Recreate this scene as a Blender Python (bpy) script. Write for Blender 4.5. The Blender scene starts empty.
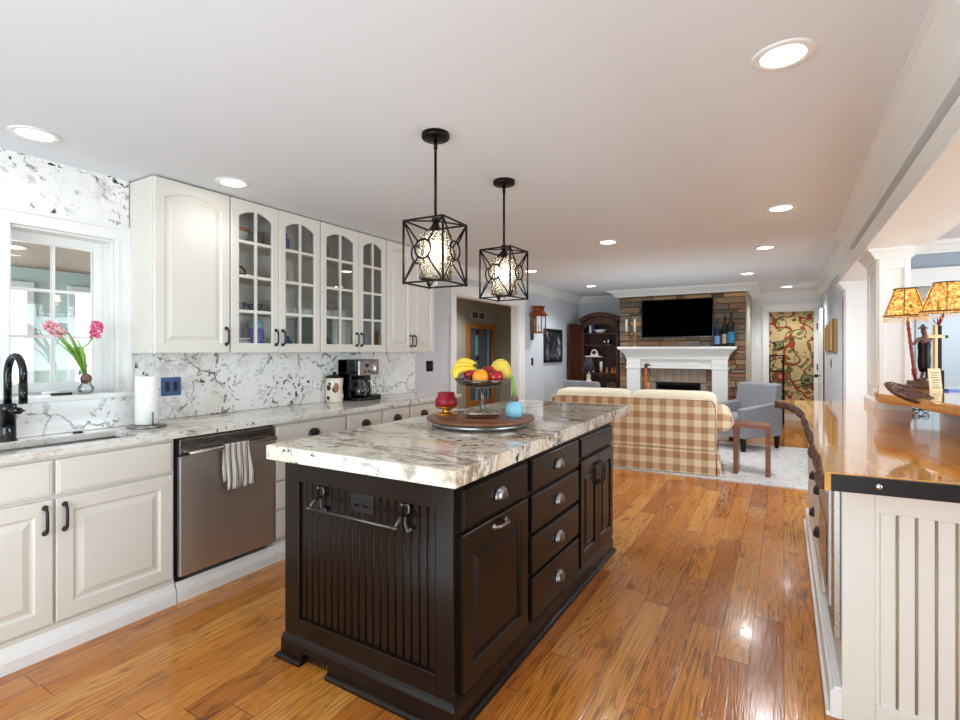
import bpy, bmesh, math, random
from mathutils import Vector, Matrix
random.seed(7)
SC = bpy.context.scene
C = SC.collection
PI = math.pi
V = Vector

# ------------------------------------------------------------------ camera, world, daylight, exposure
FOC, HOR, CAMH = 505.0, 350.5, 1.34            # focal length and horizon in pixels of a 960 x 720 frame
YAW = math.atan(304 / FOC)
cam_data = bpy.data.cameras.new('camera')
cam_data.sensor_width = 36.0
cam_data.lens = FOC / 960 * 36
cam_data.shift_y = -(360 - HOR) / 960
cam_data.clip_start = 0.05
cam = bpy.data.objects.new('camera', cam_data)
C.objects.link(cam)
cam.location = (0, 0, CAMH)
cam.rotation_euler = (PI / 2, 0, YAW)
SC.camera = cam
VFX, VFY, VRX, VRY = -math.sin(YAW), math.cos(YAW), math.cos(YAW), math.sin(YAW)


def P(u, v, d):
    """Point of the place seen at pixel u, v at depth d metres in front of the camera."""
    a = (u - 480) / FOC * d
    return V((VFX * d + VRX * a, VFY * d + VRY * a, CAMH + (HOR - v) / FOC * d))


world = bpy.data.worlds.new('daylight')
SC.world = world
world.use_nodes = True
wn = world.node_tree.nodes
wb = wn['Background']
wb.inputs[0].default_value = (0.86, 0.93, 1.0, 1)
wb.inputs[1].default_value = 2.2

SC.view_settings.view_transform = 'Standard'
SC.view_settings.look = 'None'
SC.view_settings.gamma = 1.0
SC.view_settings.use_curve_mapping = False
SC.view_settings.exposure = 0.25
SC.cycles.use_denoising = True
SC.cycles.max_bounces = 9
SC.cycles.diffuse_bounces = 5
SC.cycles.glossy_bounces = 4
SC.cycles.transparent_max_bounces = 12
SC.cycles.sample_clamp_indirect = 6.0
SC.cycles.caustics_reflective = False
SC.cycles.caustics_refractive = False


def area(name, loc, target, sx, sy, power, color=(1, 1, 1)):
    l = bpy.data.lights.new(name, 'AREA')
    l.shape = 'RECTANGLE'
    l.size, l.size_y, l.energy, l.color = sx, sy, power, color
    o = bpy.data.objects.new(name, l)
    C.objects.link(o)
    o.location = loc
    o.rotation_euler = (V(target) - V(loc)).to_track_quat('-Z', 'Y').to_euler()
    return o


# daylight through the window openings beside the camera and through the sunroom, plus two added fills
area('fill_behind_camera', (-1.0, -2.5, 1.45), (-1.0, 5, 1.7), 3.4, 1.5, 72, (0.74, 0.90, 1.0))  # unseen fill lamp added behind the camera to brighten the kitchen
area('window_daylight_side', (4.9, 2.6, 1.45), (0, 3.2, 1.5), 4.6, 1.5, 135, (0.72, 0.89, 1.0))
area('window_daylight_sunroom', (-5.95, 1.2, 1.2), (0, 1.6, 1.2), 3.0, 1.3, 45, (0.9, 0.97, 1.0))
area('fill_sunroom_end', (-4.6, -0.9, 1.2), (-4.9, 3, 1.2), 1.6, 1.4, 75, (0.9, 0.97, 1.0))  # added fill before the solid end wall, brightens the teal far wall
# added upward fill lamps, bounced off the ceilings to brighten the rooms
area('ceiling_fill_kitchen', (-0.7, -0.3, 0.4), (-0.6, 0.9, 3), 2.6, 1.8, 29, (0.66, 0.895, 1.0))
area('ceiling_fill_living', (-1.4, 6.75, 0.9), (-1.4, 6.8, 3), 1.8, 0.9, 6, (0.74, 0.91, 1.0))
area('ceiling_fill_next_room', (2.6, 3.6, 0.5), (2.4, 3.7, 3), 2.0, 2.4, 45, (0.69, 0.895, 1.0))

# ------------------------------------------------------------------ mesh helpers
ORG = {}


class MB:
    """Collects shapes and links them as one mesh object."""
    def __init__(s, M=None):
        s.v, s.f, s.s, s.c, s.M = [], [], [], [], M
        s.col = None

    def add(s, vs, fs, smooth=False):
        n = len(s.v)
        for p in vs:
            p = V(p)
            s.v.append(s.M @ p if s.M else p)
        for f in fs:
            s.f.append([n + i for i in f])
            s.s.append(smooth)
            s.c.append(s.col)
        return s

    def box(s, x0, x1, y0, y1, z0, z1):
        vs = [(x, y, z) for z in (z0, z1) for y in (y0, y1) for x in (x0, x1)]
        return s.add(vs, [(0, 2, 3, 1), (4, 5, 7, 6), (0, 1, 5, 4), (2, 6, 7, 3), (0, 4, 6, 2), (1, 3, 7, 5)])

    def loops(s, loops, cap0=True, cap1=True, smooth=False, ring=False):
        n = len(loops[0])
        vs = [p for l in loops for p in l]
        fs = []
        m = len(loops)
        for i in range(m if ring else m - 1):
            a, b = i * n, ((i + 1) % m) * n
            for j in range(n):
                k = (j + 1) % n
                fs.append((a + j, a + k, b + k, b + j))
        if not ring:
            if cap0: fs.append(tuple(range(n - 1, -1, -1)))
            if cap1: fs.append(tuple((m - 1) * n + i for i in range(n)))
        return s.add(vs, fs, smooth)

    def prism(s, poly, a, b, axis='z', smooth=False):
        if axis == 'z': mk = lambda p, h: (p[0], p[1], h)
        elif axis == 'y': mk = lambda p, h: (p[0], h, p[1])
        else: mk = lambda p, h: (h, p[0], p[1])
        return s.loops([[mk(p, a) for p in poly], [mk(p, b) for p in poly]], smooth=smooth)

    def lathe(s, prof, c=(0, 0, 0), n=24, M=None, smooth=True, sx=1, sy=1):
        c = V(c)
        ls = []
        for r, z in prof:
            r = max(r, 0.0002)
            l = []
            for i in range(n):
                t = 2 * PI * i / n
                p = V((r * math.cos(t) * sx, r * math.sin(t) * sy, z))
                l.append((M @ p if M else p) + c)
            ls.append(l)
        return s.loops(ls, smooth=smooth)

    def cyl(s, a, b, r, n=14, r2=None, smooth=True):
        return s.tube([a, b], r, n, r2=r2, smooth=smooth)

    def tube(s, path, r, n=8, closed=False, r2=None, smooth=True, flat=None):
        path = [V(p) for p in path]
        m = len(path)
        ls = []
        up = None
        for i, p in enumerate(path):
            if closed: t = path[(i + 1) % m] - path[i - 1]
            else: t = path[min(i + 1, m - 1)] - path[max(i - 1, 0)]
            t.normalize()
            if up is None:
                up = V((0, 0, 1)) if abs(t.z) < 0.9 else V((1, 0, 0))
            a = t.cross(up)
            if a.length < 1e-5: a = t.cross(V((0, 1, 0.1)))
            a.normalize()
            b = a.cross(t).normalized()
            up = b
            rr = r if not isinstance(r, (list, tuple)) else r[i]
            if r2 is not None: rr = r + (r2 - r) * i / (m - 1)
            fl = flat or 1
            ls.append([p + a * rr * math.cos(2 * PI * j / n + PI / n) + b * rr * fl * math.sin(2 * PI * j / n + PI / n) for j in range(n)])
        return s.loops(ls, smooth=smooth, ring=closed)

    def ball(s, c, rx, ry=None, rz=None, n=16, m=10, M=None):
        ry, rz = ry or rx, rz or rx
        ls = []
        c = V(c)
        for i in range(m + 1):
            a = -PI / 2 + PI * i / m
            l = []
            for j in range(n):
                t = 2 * PI * j / n
                k = max(math.cos(a), 0.004)
                p = V((rx * k * math.cos(t), ry * k * math.sin(t), rz * math.sin(a)))
                l.append((M @ p if M else p) + c)
            ls.append(l)
        return s.loops(ls, smooth=True)

    def pillow(s, x0, x1, y0, y1, z0, z1, e=0.35, n=28, m=14):
        """Soft cushion: a superellipsoid filling the box."""
        cx, cy, cz = (x0 + x1) / 2, (y0 + y1) / 2, (z0 + z1) / 2
        hx, hy, hz = (x1 - x0) / 2, (y1 - y0) / 2, (z1 - z0) / 2
        q = lambda w, p: math.copysign(abs(w) ** p, w)
        ls = []
        for i in range(m + 1):
            a = -PI / 2 + PI * i / m
            l = []
            for j in range(n):
                t = 2 * PI * j / n
                ca = max(abs(math.cos(a)), 1e-4)
                l.append((cx + hx * q(ca, e) * q(math.cos(t), e), cy + hy * q(ca, e) * q(math.sin(t), e), cz + hz * q(math.sin(a), e * 1.6)))
            ls.append(l)
        return s.loops(ls, smooth=True)

    def build(s, name, mat, parent=None, loc=None, bevel=0, seg=2, local=False):
        org = V((0, 0, 0))
        if parent is not None: org = ORG.get(parent.name, V((0, 0, 0)))
        elif loc is not None: org = V(loc)
        if local: org = V((0, 0, 0))
        bm = bmesh.new()
        bv = [bm.verts.new(p - org) for p in s.v]
        cl = bm.loops.layers.color.new('tint') if any(c is not None for c in s.c) else None
        for f, sm, c in zip(s.f, s.s, s.c):
            try: bf = bm.faces.new([bv[i] for i in f])
            except ValueError: continue
            bf.smooth = sm
            if cl and c is not None:
                for lp in bf.loops: lp[cl] = c
        bmesh.ops.recalc_face_normals(bm, faces=bm.faces)
        me = bpy.data.meshes.new(name)
        bm.to_mesh(me)
        bm.free()
        if mat: me.materials.append(mat)
        o = bpy.data.objects.new(name, me)
        C.objects.link(o)
        if parent is not None:
            o.parent = parent
            ORG[o.name] = org
        elif loc is not None:
            o.location = loc
            ORG[o.name] = V(loc)
        if bevel:
            b = o.modifiers.new('bevel', 'BEVEL')
            b.width, b.segments, b.limit_method, b.angle_limit = bevel, seg, 'ANGLE', 0.7
            b.use_clamp_overlap = True
        return o


def tag(o, label, cat, group=None):
    o['label'], o['category'] = label, cat
    if group: o['group'] = group
    return o


def thing(name, label, cat, loc=(0, 0, 0), rot=0, group=None, local=False):
    o = bpy.data.objects.new(name, None)
    C.objects.link(o)
    o.empty_display_size = 0.05
    o.location = loc
    o.rotation_euler = (0, 0, rot)
    ORG[o.name] = V((0, 0, 0)) if local else V(loc)
    return tag(o, label, cat, group)


def struct(o):
    o['kind'] = 'structure'
    return o


KIDS = {}


def dup(o, loc, rot=None, label=None, group=None, parent=None):
    kids = [c for c in bpy.data.objects if c.parent == o]
    r = o.copy()
    C.objects.link(r)
    if parent is None:
        r.location = loc
        if rot is not None: r.rotation_euler = (0, 0, rot)
        if label: r['label'] = label
        if group: r['group'] = group
    else:
        r.parent = parent
    for k in kids: dup(k, None, parent=r)
    return r


def frame(o, u, n, w=(0, 0, 1)):
    """Matrix from (along, outward, up) to the place."""
    M = Matrix.Identity(4)
    for i, a in enumerate((u, n, w)):
        for j in range(3): M[j][i] = a[j]
    for j in range(3): M[j][3] = o[j]
    return M


def arch_poly(u0, u1, w0, w1, rise, k=10):
    """Rectangle whose top edge is an arch; corners first, then the arch from right to left."""
    pts = [(u0, w0), (u1, w0)]
    for i in range(k + 1):
        t = i / k
        x = -1 + 2 * t
        pts.append((u1 + (u0 - u1) * t, w1 - rise * x * x))
    return pts


def outer_for(w, h, k=10):
    pts = [(0, 0), (w, 0)]
    for i in range(k + 1): pts.append((w * (1 - i / k), h))
    return pts


def inset(poly, d):
    us, ws = [p[0] for p in poly], [p[1] for p in poly]
    cu, cw = (min(us) + max(us)) / 2, (min(ws) + max(ws)) / 2
    ku, kw = 1 - 2 * d / (max(us) - min(us)), 1 - 2 * d / (max(ws) - min(ws))
    return [(cu + (p[0] - cu) * ku, cw + (p[1] - cw) * kw) for p in poly]


def door_front(mb, M, w, h, t=0.021, stile=0.062, rail=None, rise=0.0, raised=True, n0=0.0, rtop=None):
    """Raised panel door front; raised=False leaves the opening free (glazed door)."""
    rail = rail or stile
    out, inn = outer_for(w, h), arch_poly(stile, w - stile, rail, h - (rtop or rail), rise)
    mb.M = M
    at = lambda poly, n: [(p[0], n0 + n, p[1]) for p in poly]
    L = [at(out, 0), at(out, t - 0.004), at(inset(out, 0.004), t), at(inn, t)]
    if raised:
        L += [at(inset(inn, 0.005), t - 0.005), at(inset(inn, 0.008), t - 0.011), at(inset(inn, 0.016), t - 0.011), at(inset(inn, 0.042), t - 0.002), at(inset(inn, 0.046), t - 0.002)]
        mb.loops(L)
    else:
        L += [at(inset(inn, 0.004), t - 0.004), at(inset(inn, 0.004), 0.002), at(inn, 0)]
        mb.loops(L, ring=True)
    mb.M = None


def slab_front(mb, M, w, h, t=0.021, lip=0.012):
    out = [(0, 0), (w, 0), (w, h), (0, h)]
    at = lambda poly, n: [(p[0], n, p[1]) for p in poly]
    mb.M = M
    mb.loops([at(out, 0), at(out, t - 0.007), at(inset(out, 0.004), t - 0.003), at(inset(out, lip), t - 0.002), at(inset(out, lip + 0.003), t)])
    mb.M = None


def cup_pull(name, M, mat, parent, w=0.095, h=0.046, d=0.027):
    mb = MB(M)
    ls = []
    for i in range(9):
        b = PI / 2 * i / 8
        ls.append([(w / 2 * math.cos(a) * math.cos(b * 0.98) ** 0.8, d * math.sin(a) ** 0.8 * math.cos(b * 0.98) ** 0.8, h * math.sin(b) - 0.016) for a in [PI * j / 12 for j in range(13)]])
    mb.loops(ls, smooth=True)
    return mb.build(name, mat, parent)


def bow_pull(name, M, mat, parent, l=0.11, r=0.0064, d=0.03, vertical=True):
    """Bow handle with rounded feet, centred on the frame's origin."""
    mb = MB(M)
    ax = (lambda a, n: (0, n, a)) if vertical else (lambda a, n: (a, n, 0))
    path = [ax(-l / 2, 0.002), ax(-l / 2, d * 0.45), ax(-l / 2 * 0.82, d * 0.85), ax(-l / 4, d), ax(0, d * 1.02), ax(l / 4, d), ax(l / 2 * 0.82, d * 0.85), ax(l / 2, d * 0.45), ax(l / 2, 0.002)]
    mb.tube(path, r, 8)
    for s in (-1, 1):
        mb.ball(ax(s * l / 2, 0.004), r * 1.9, r * 1.2, r * 1.9, 10, 6)
    return mb.build(name, mat, parent)


def sweep(mb, prof, path):
    """Profile of (out, up) pairs swept along a level path with mitred corners; out is to the right of travel."""
    path = [V(p) for p in path]
    ls = []
    m = len(path)
    for i, p in enumerate(path):
        d0 = (path[i] - path[i - 1]).normalized() if i else None
        d1 = (path[i + 1] - path[i]).normalized() if i < m - 1 else None
        nn = [V((d.y, -d.x, 0)) for d in (d0, d1) if d is not None]
        b = sum(nn, V((0, 0, 0))) / len(nn)
        if len(nn) == 2: b = b / max(b.length_squared, 0.2)
        ls.append([p + b * o + V((0, 0, h)) for o, h in prof])
    mb.loops(ls)


CROWN = [(0, 0), (0, -0.115), (0.012, -0.115), (0.016, -0.098), (0.03, -0.085), (0.052, -0.05), (0.078, -0.03), (0.085, -0.014), (0.1, -0.012), (0.1, 0)]
BASE = [(0, 0), (0.016, 0), (0.016, 0.07), (0.011, 0.085), (0.006, 0.095), (0, 0.1)]
CASING = 0.11

# ------------------------------------------------------------------ materials
def S(r, g, b):
    f = lambda c: (c / 255 / 12.92) if c <= 10.3 else ((c / 255 + 0.055) / 1.055) ** 2.4
    return (f(r), f(g), f(b), 1)


class N:
    """Small wrapper round a node tree."""
    def __init__(s, name):
        s.m = bpy.data.materials.new(name)
        s.m.use_nodes = True
        s.t = s.m.node_tree
        s.b = s.t.nodes['Principled BSDF']
        s.tc = s.t.nodes.new('ShaderNodeTexCoord')
        s.obj = s.tc.outputs['Object']

    def n(s, kind, **kw):
        d = s.t.nodes.new(kind)
        for k, v in kw.items(): setattr(d, k, v)
        return d

    def put(s, sock, v):
        if hasattr(v, 'is_output') or isinstance(v, bpy.types.NodeSocket): s.t.links.new(v, sock)
        elif v is not None: sock.default_value = v

    def math(s, op, a, b=None, c=None):
        d = s.n('ShaderNodeMath', operation=op)
        s.put(d.inputs[0], a)
        if b is not None: s.put(d.inputs[1], b)
        if c is not None: s.put(d.inputs[2], c)
        return d.outputs[0]

    def map(s, vec, scale=(1, 1, 1), rot=(0, 0, 0), loc=(0, 0, 0)):
        d = s.n('ShaderNodeMapping')
        s.put(d.inputs[0], vec)
        d.inputs['Scale'].default_value, d.inputs['Rotation'].default_value, d.inputs['Location'].default_value = scale, rot, loc
        return d.outputs[0]

    def noise(s, vec, scale=5, detail=4, rough=0.55, dist=0.0, col=False):
        d = s.n('ShaderNodeTexNoise')
        s.put(d.inputs['Vector'], vec)
        d.inputs['Scale'].default_value, d.inputs['Detail'].default_value = scale, detail
        d.inputs['Roughness'].default_value, d.inputs['Distortion'].default_value = rough, dist
        return d.outputs['Color' if col else 'Fac']

    def vor(s, vec, scale=5, feature='F1', out='Distance', rnd=1.0):
        d = s.n('ShaderNodeTexVoronoi', feature=feature)
        s.put(d.inputs['Vector'], vec)
        d.inputs['Scale'].default_value = scale
        d.inputs['Randomness'].default_value = rnd
        return d.outputs[out]

    def white(s, vec):
        d = s.n('ShaderNodeTexWhiteNoise', noise_dimensions='3D')
        s.put(d.inputs['Vector'], vec)
        return d.outputs['Value']

    def ramp(s, fac, stops, interp='LINEAR'):
        d = s.n('ShaderNodeValToRGB')
        d.color_ramp.interpolation = interp
        e = d.color_ramp.elements
        while len(e) < len(stops): e.new(0.5)
        for x, (p, c) in zip(e, stops):
            x.position = p
            x.color = c if hasattr(c, '__len__') else (c, c, c, 1)
        s.put(d.inputs[0], fac)
        return d.outputs[0]

    def mix(s, fac, a, b, blend='MIX'):
        d = s.n('ShaderNodeMix', data_type='RGBA', blend_type=blend)
        s.put(d.inputs[0], fac)
        s.put(d.inputs[6], a)
        s.put(d.inputs[7], b)
        return d.outputs[2]

    def sep(s, vec):
        d = s.n('ShaderNodeSeparateXYZ')
        s.put(d.inputs[0], vec)
        return d.outputs

    def comb(s, x=0, y=0, z=0):
        d = s.n('ShaderNodeCombineXYZ')
        for i, a in enumerate((x, y, z)): s.put(d.inputs[i], a)
        return d.outputs[0]

    def vadd(s, a, b, op='ADD'):
        d = s.n('ShaderNodeVectorMath', operation=op)
        s.put(d.inputs[0], a)
        s.put(d.inputs[1], b)
        return d.outputs[0]

    def warp(s, vec, scale, amt, detail=2):
        c = s.noise(vec, scale, detail, col=True)
        k = s.vadd(s.vadd(c, (0.5, 0.5, 0.5), 'SUBTRACT'), (amt, amt, amt), 'MULTIPLY')
        return s.vadd(vec, k)

    def bump(s, h, strength=0.3, dist=0.01):
        d = s.n('ShaderNodeBump')
        d.inputs['Strength'].default_value, d.inputs['Distance'].default_value = strength, dist
        s.put(d.inputs['Height'], h)
        s.put(s.b.inputs['Normal'], d.outputs[0])

    def out(s, color=None, rough=0.5, metal=0.0, spec=0.5, coat=0.0, coat_rough=0.05, emis=None, estr=0.0, sheen=0.0):
        b = s.b.inputs
        s.put(b['Base Color'], color)
        s.put(b['Roughness'], rough)
        b['Metallic'].default_value, b['Specular IOR Level'].default_value = metal, spec
        b['Coat Weight'].default_value, b['Coat Roughness'].default_value = coat, coat_rough
        b['Sheen Weight'].default_value = sheen
        if emis:
            b['Emission Color'].default_value = emis
            b['Emission Strength'].default_value = estr
        return s.m


def paint(name, col, rough=0.5, var=0.03, scale=6, **kw):
    n = N(name)
    k = n.noise(n.obj, scale, 3)
    c = n.mix(k, tuple(x * (1 - var) for x in col[:3]) + (1,), tuple(min(1, x * (1 + var)) for x in col[:3]) + (1,))
    n.bump(n.noise(n.obj, 220, 2), 0.05, 0.002)
    return n.out(c, rough, **kw)


def metal(name, col, rough=0.3, stretch=None, var=0.15):
    n = N(name)
    v = n.map(n.obj, stretch or (40, 40, 40))
    k = n.noise(v, 4, 3)
    r = n.ramp(k, [(0.3, rough * (1 - var)), (0.7, rough * (1 + var))])
    return n.out(n.mix(k, tuple(x * 0.9 for x in col[:3]) + (1,), col), r, metal=1.0)


def glassy(name, tint=(1, 1, 1, 1), gloss=0.12, rough=0.02):
    n = N(name)
    t = n.n('ShaderNodeBsdfTransparent')
    t.inputs[0].default_value = tint
    g = n.n('ShaderNodeBsdfGlossy')
    g.inputs['Roughness'].default_value = rough
    fr = n.n('ShaderNodeFresnel')
    fr.inputs[0].default_value = 1.5
    f = n.math('MULTIPLY_ADD', fr.outputs[0], 0.8, gloss * 0.25)
    mx = n.n('ShaderNodeMixShader')
    n.put(mx.inputs[0], f)
    n.t.links.new(t.outputs[0], mx.inputs[1])
    n.t.links.new(g.outputs[0], mx.inputs[2])
    n.t.links.new(mx.outputs[0], n.t.nodes['Material Output'].inputs[0])
    return n.m


def glow(name, col, strength):
    n = N(name)
    return n.out(col, 0.4, emis=col, estr=strength)


def fabric(name, col, var=0.12, scale=300, rough=0.9, sheen=0.2):
    n = N(name)
    k = n.noise(n.obj, scale, 2)
    k2 = n.noise(n.obj, 7, 3)
    c = n.mix(k, tuple(x * (1 - var) for x in col[:3]) + (1,), tuple(min(1, x * (1 + var)) for x in col[:3]) + (1,))
    c = n.mix(n.math('MULTIPLY', k2, 0.12), c, (0.1, 0.1, 0.1, 1))
    n.bump(k, 0.25, 0.002)
    return n.out(c, rough, sheen=sheen, spec=0.2)


def wood(name, dark, light, axis='y', scale=1.0, rough=0.35, coat=0.0):
    n = N(name)
    st = {'x': (1.2, 16, 16), 'y': (16, 1.2, 16), 'z': (16, 16, 1.2)}[axis]
    v = n.map(n.obj, tuple(a * scale for a in st))
    k = n.noise(v, 1.6, 6, 0.62, 0.6)
    c = n.ramp(k, [(0.28, dark), (0.5, tuple((a + b) / 2 for a, b in zip(dark, light))), (0.72, light)])
    n.bump(k, 0.08, 0.004)
    return n.out(c, rough, coat=coat)


def floor_material():
    n = N('oak_planks')
    x, y, z = n.sep(n.obj)
    W, L = 0.128, 1.25
    row = n.math('FLOOR', n.math('DIVIDE', x, W))
    shift = n.math('MULTIPLY', n.white(n.comb(row, 3.7, 0)), 9.0)
    yy = n.math('ADD', n.math('DIVIDE', y, L), shift)
    col = n.math('FLOOR', yy)
    rnd = n.white(n.comb(row, col, 1.3))
    rnd2 = n.white(n.comb(row, col, 8.1))
    fx = n.math('FRACT', n.math('DIVIDE', x, W))
    fy = n.math('FRACT', yy)
    ex = n.math('MINIMUM', fx, n.math('SUBTRACT', 1.0, fx))
    ey = n.math('MINIMUM', fy, n.math('SUBTRACT', 1.0, fy))
    gx = n.math('LESS_THAN', ex, 0.011)
    gy = n.math('LESS_THAN', ey, 0.0016)
    gap = n.math('MAXIMUM', gx, gy)
    off = n.math('MULTIPLY', rnd, 40.0)
    base = n.comb(n.math('ADD', x, off), n.math('ADD', y, n.math('MULTIPLY', rnd2, 30.0)), off)
    # cathedral figure: contour lines of a stretched noise
    hill = n.noise(n.map(base, (9.5, 0.62, 1)), 1.0, 3, 0.5, 0.2)
    rings = n.math('FRACT', n.math('MULTIPLY', n.math('ADD', hill, n.math('MULTIPLY', n.noise(n.map(base, (60, 5, 1)), 1.0, 2), 0.035)), 17.0))
    rings = n.ramp(rings, [(0.0, 1.0), (0.18, 0.45), (0.5, 0.0), (0.85, 0.25), (1.0, 1.0)])
    rings = n.math('MULTIPLY', rings, n.ramp(n.noise(n.map(base, (5, 0.5, 1)), 1.0, 2), [(0.35, 0.25), (0.6, 1.0)]))
    fine = n.noise(n.map(base, (90, 3.0, 1)), 1.0, 4, 0.65)
    pores = n.ramp(n.noise(n.map(base, (190, 9.0, 1)), 1.0, 2, 0.5), [(0.55, 0.0), (0.68, 1.0)])
    tone = n.ramp(rnd, [(0.0, S(186, 108, 40)), (0.3, S(218, 136, 52)), (0.7, S(232, 152, 62)), (1.0, S(242, 172, 84))])
    c = n.mix(n.math('MULTIPLY', fine, 0.5), tone, S(122, 60, 18))
    c = n.mix(n.math('MULTIPLY', rings, 0.78), c, S(104, 52, 18))
    c = n.mix(n.math('MULTIPLY', pores, 0.3), c, S(74, 36, 14))
    knots = n.ramp(n.noise(n.map(base, (6, 2.2, 1)), 1.3, 4, 0.6), [(0.60, 0.0), (0.72, 0.75)])
    c = n.mix(knots, c, S(98, 48, 18))
    c = n.mix(n.math('MULTIPLY', gap, 0.75), c, S(58, 28, 12))
    wav = n.noise(n.map(n.obj, (9, 2.6, 1)), 1.0, 3, 0.5)
    h = n.math('ADD', n.math('MULTIPLY', wav, 0.55), n.math('MULTIPLY', n.math('SUBTRACT', 1.0, gap), 0.35))
    h = n.math('SUBTRACT', h, n.math('MULTIPLY', rings, 0.12))
    h = n.math('ADD', h, n.math('MULTIPLY', fine, 0.12))
    n.bump(h, 0.3, 0.010)
    r = n.ramp(fine, [(0.3, 0.12), (0.7, 0.24)])
    return n.out(c, r, spec=0.5, coat=0.25, coat_rough=0.08)


def granite(name, base, warm, vein, streak=(1, 1, 1), specks=1.0, brown=0.6, rough=0.08, rot=0.0, fine=1.0, cover=0.5, drift=0.49, mott=0.16):
    n = N(name)
    v = n.map(n.obj, streak, (0, 0, rot))
    w = n.warp(v, 1.7, 0.5, 3)
    c = n.ramp(n.noise(w, 2.2, 5, 0.6), [(0.35, base), (0.52, base), (0.7, warm)])
    c = n.mix(n.math('MULTIPLY', n.noise(n.obj, 60, 3), mott), c, S(150, 140, 128))
    # broken brown drifts
    d = n.ramp(n.noise(w, 1.5, 6, 0.72, 0.4), [(drift, 0.0), (drift + 0.11, 1.0)])
    dg = n.math('MULTIPLY', d, n.ramp(n.noise(w, 14, 5, 0.75), [(0.44, 0.0), (0.54, 1.0)]))
    c = n.mix(n.math('MULTIPLY', dg, brown), c, vein)
    # fine cracked veins
    w2 = n.warp(v, 3.0, 0.42, 4)
    e = n.vor(w2, 3.1 * fine, 'DISTANCE_TO_EDGE')
    m = n.ramp(n.noise(v, 2.2, 3), [(0.42, 0.0), (0.6, 1.0)])
    brk = n.ramp(n.noise(n.obj, 21, 3, 0.6), [(0.42, 0.0), (0.52, 1.0)])
    line = n.math('MULTIPLY', n.math('MULTIPLY', n.ramp(e, [(0.0, 1.0), (0.016, 0.7), (0.03, 0.0)]), m), brk)
    c = n.mix(n.math('MULTIPLY', line, 0.9), c, S(46, 40, 40))
    # black crystals in drifts
    cl = n.ramp(n.noise(w, 2.6, 4, 0.65), [(cover, 0.0), (cover + 0.12, 1.0)])
    sp = n.ramp(n.noise(n.warp(n.map(n.obj, (1, 1, 1), (0.4, 0.5, rot + 0.6)), 9, 0.12), 24 * fine, 4, 0.65), [(0.575, 0.0), (0.6, 1.0)])
    c = n.mix(n.math('MULTIPLY', n.math('MULTIPLY', sp, cl), specks), c, S(24, 22, 24))
    return n.out(c, rough, spec=0.5)


def plaid_material():
    n = N('brown_cream_check')
    x, y, z = n.sep(n.obj)
    nx, ny, nz = [n.math('ABSOLUTE', a) for a in n.sep(n.tc.outputs['Normal'])]
    s = 0.14
    st = lambda a, o: n.math('GREATER_THAN', n.math('FRACT', n.math('ADD', n.math('DIVIDE', a, s), o)), 0.5)
    sx, sy, sz = st(x, 0.1), st(y, 0.2), st(z, 0.35)
    useyz = n.math('GREATER_THAN', nx, 0.65)
    usexy = n.math('GREATER_THAN', nz, 0.65)
    a = n.math('ADD', n.math('MULTIPLY', sx, n.math('SUBTRACT', 1, useyz)), n.math('MULTIPLY', sy, useyz))
    b = n.math('ADD', n.math('MULTIPLY', sz, n.math('SUBTRACT', 1, usexy)), n.math('MULTIPLY', sy, usexy))
    t = n.math('DIVIDE', n.math('ADD', a, b), 2.0)
    c = n.ramp(t, [(0.0, S(242, 232, 206)), (0.35, S(214, 186, 150)), (0.75, S(174, 130, 96))], 'CONSTANT')
    c = n.mix(n.math('MULTIPLY', n.noise(n.obj, 240, 2), 0.3), c, S(205, 180, 145))
    n.bump(n.noise(n.obj, 300, 2), 0.2, 0.002)
    return n.out(c, 0.95, spec=0.15, sheen=0.15)


def floral_material():
    n = N('floral_paper')
    x, y, z = n.sep(n.obj)
    v = n.comb(x, z, 0)
    w = n.warp(v, 2.2, 0.22, 1)
    c = n.mix(n.noise(v, 3, 2), S(218, 196, 146), S(204, 178, 122))

    def vines(c, vec, sc, k, width, col):
        f = n.math('FRACT', n.math('MULTIPLY', n.noise(vec, sc, 1, 0.4), k))
        d = n.math('ABSOLUTE', n.math('SUBTRACT', f, 0.5))
        c = n.mix(n.ramp(d, [(0.0, 1.0), (width * 1.7, 1.0), (width * 1.9, 0.0)]), c, S(76, 56, 38))
        return n.mix(n.ramp(d, [(0.0, 1.0), (width, 1.0), (width * 1.15, 0.0)]), c, col)

    def blooms(c, vec, sc, stops, r, rnd=1.0):
        d = n.math('ADD', n.vor(vec, sc, rnd=rnd), n.math('MULTIPLY', n.math('SUBTRACT', n.noise(vec, sc * 5, 1), 0.5), 0.16))
        return n.mix(n.math('LESS_THAN', d, r), c, n.ramp(d, stops, 'CONSTANT'))

    c = vines(c, w, 2.3, 5.0, 0.055, S(176, 74, 46))
    c = vines(c, n.vadd(w, (7.3, 2.1, 0)), 3.1, 4.0, 0.035, S(118, 112, 70))
    c = blooms(c, n.vadd(w, (0.4, 0.1, 0)), 6.2, [(0.0, S(186, 84, 54)), (0.2, S(70, 54, 36)), (0.235, S(196, 120, 80)), (0.25, S(70, 54, 36))], 0.27)
    c = blooms(c, n.vadd(w, (0.13, 0.57, 0)), 7.4, [(0.0, S(206, 150, 92)), (0.09, S(124, 122, 76)), (0.22, S(70, 60, 40))], 0.25)
    c = blooms(c, n.vadd(v, (0.15, 0.2, 0)), 2.1, [(0.0, S(170, 66, 44)), (0.07, S(212, 160, 120)), (0.12, S(70, 52, 36)), (0.135, S(178, 84, 58)), (0.22, S(62, 66, 50)), (0.25, S(136, 140, 100)), (0.30, S(62, 50, 34))], 0.325, 0.6)
    return n.out(c, 0.85, spec=0.2)


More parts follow.
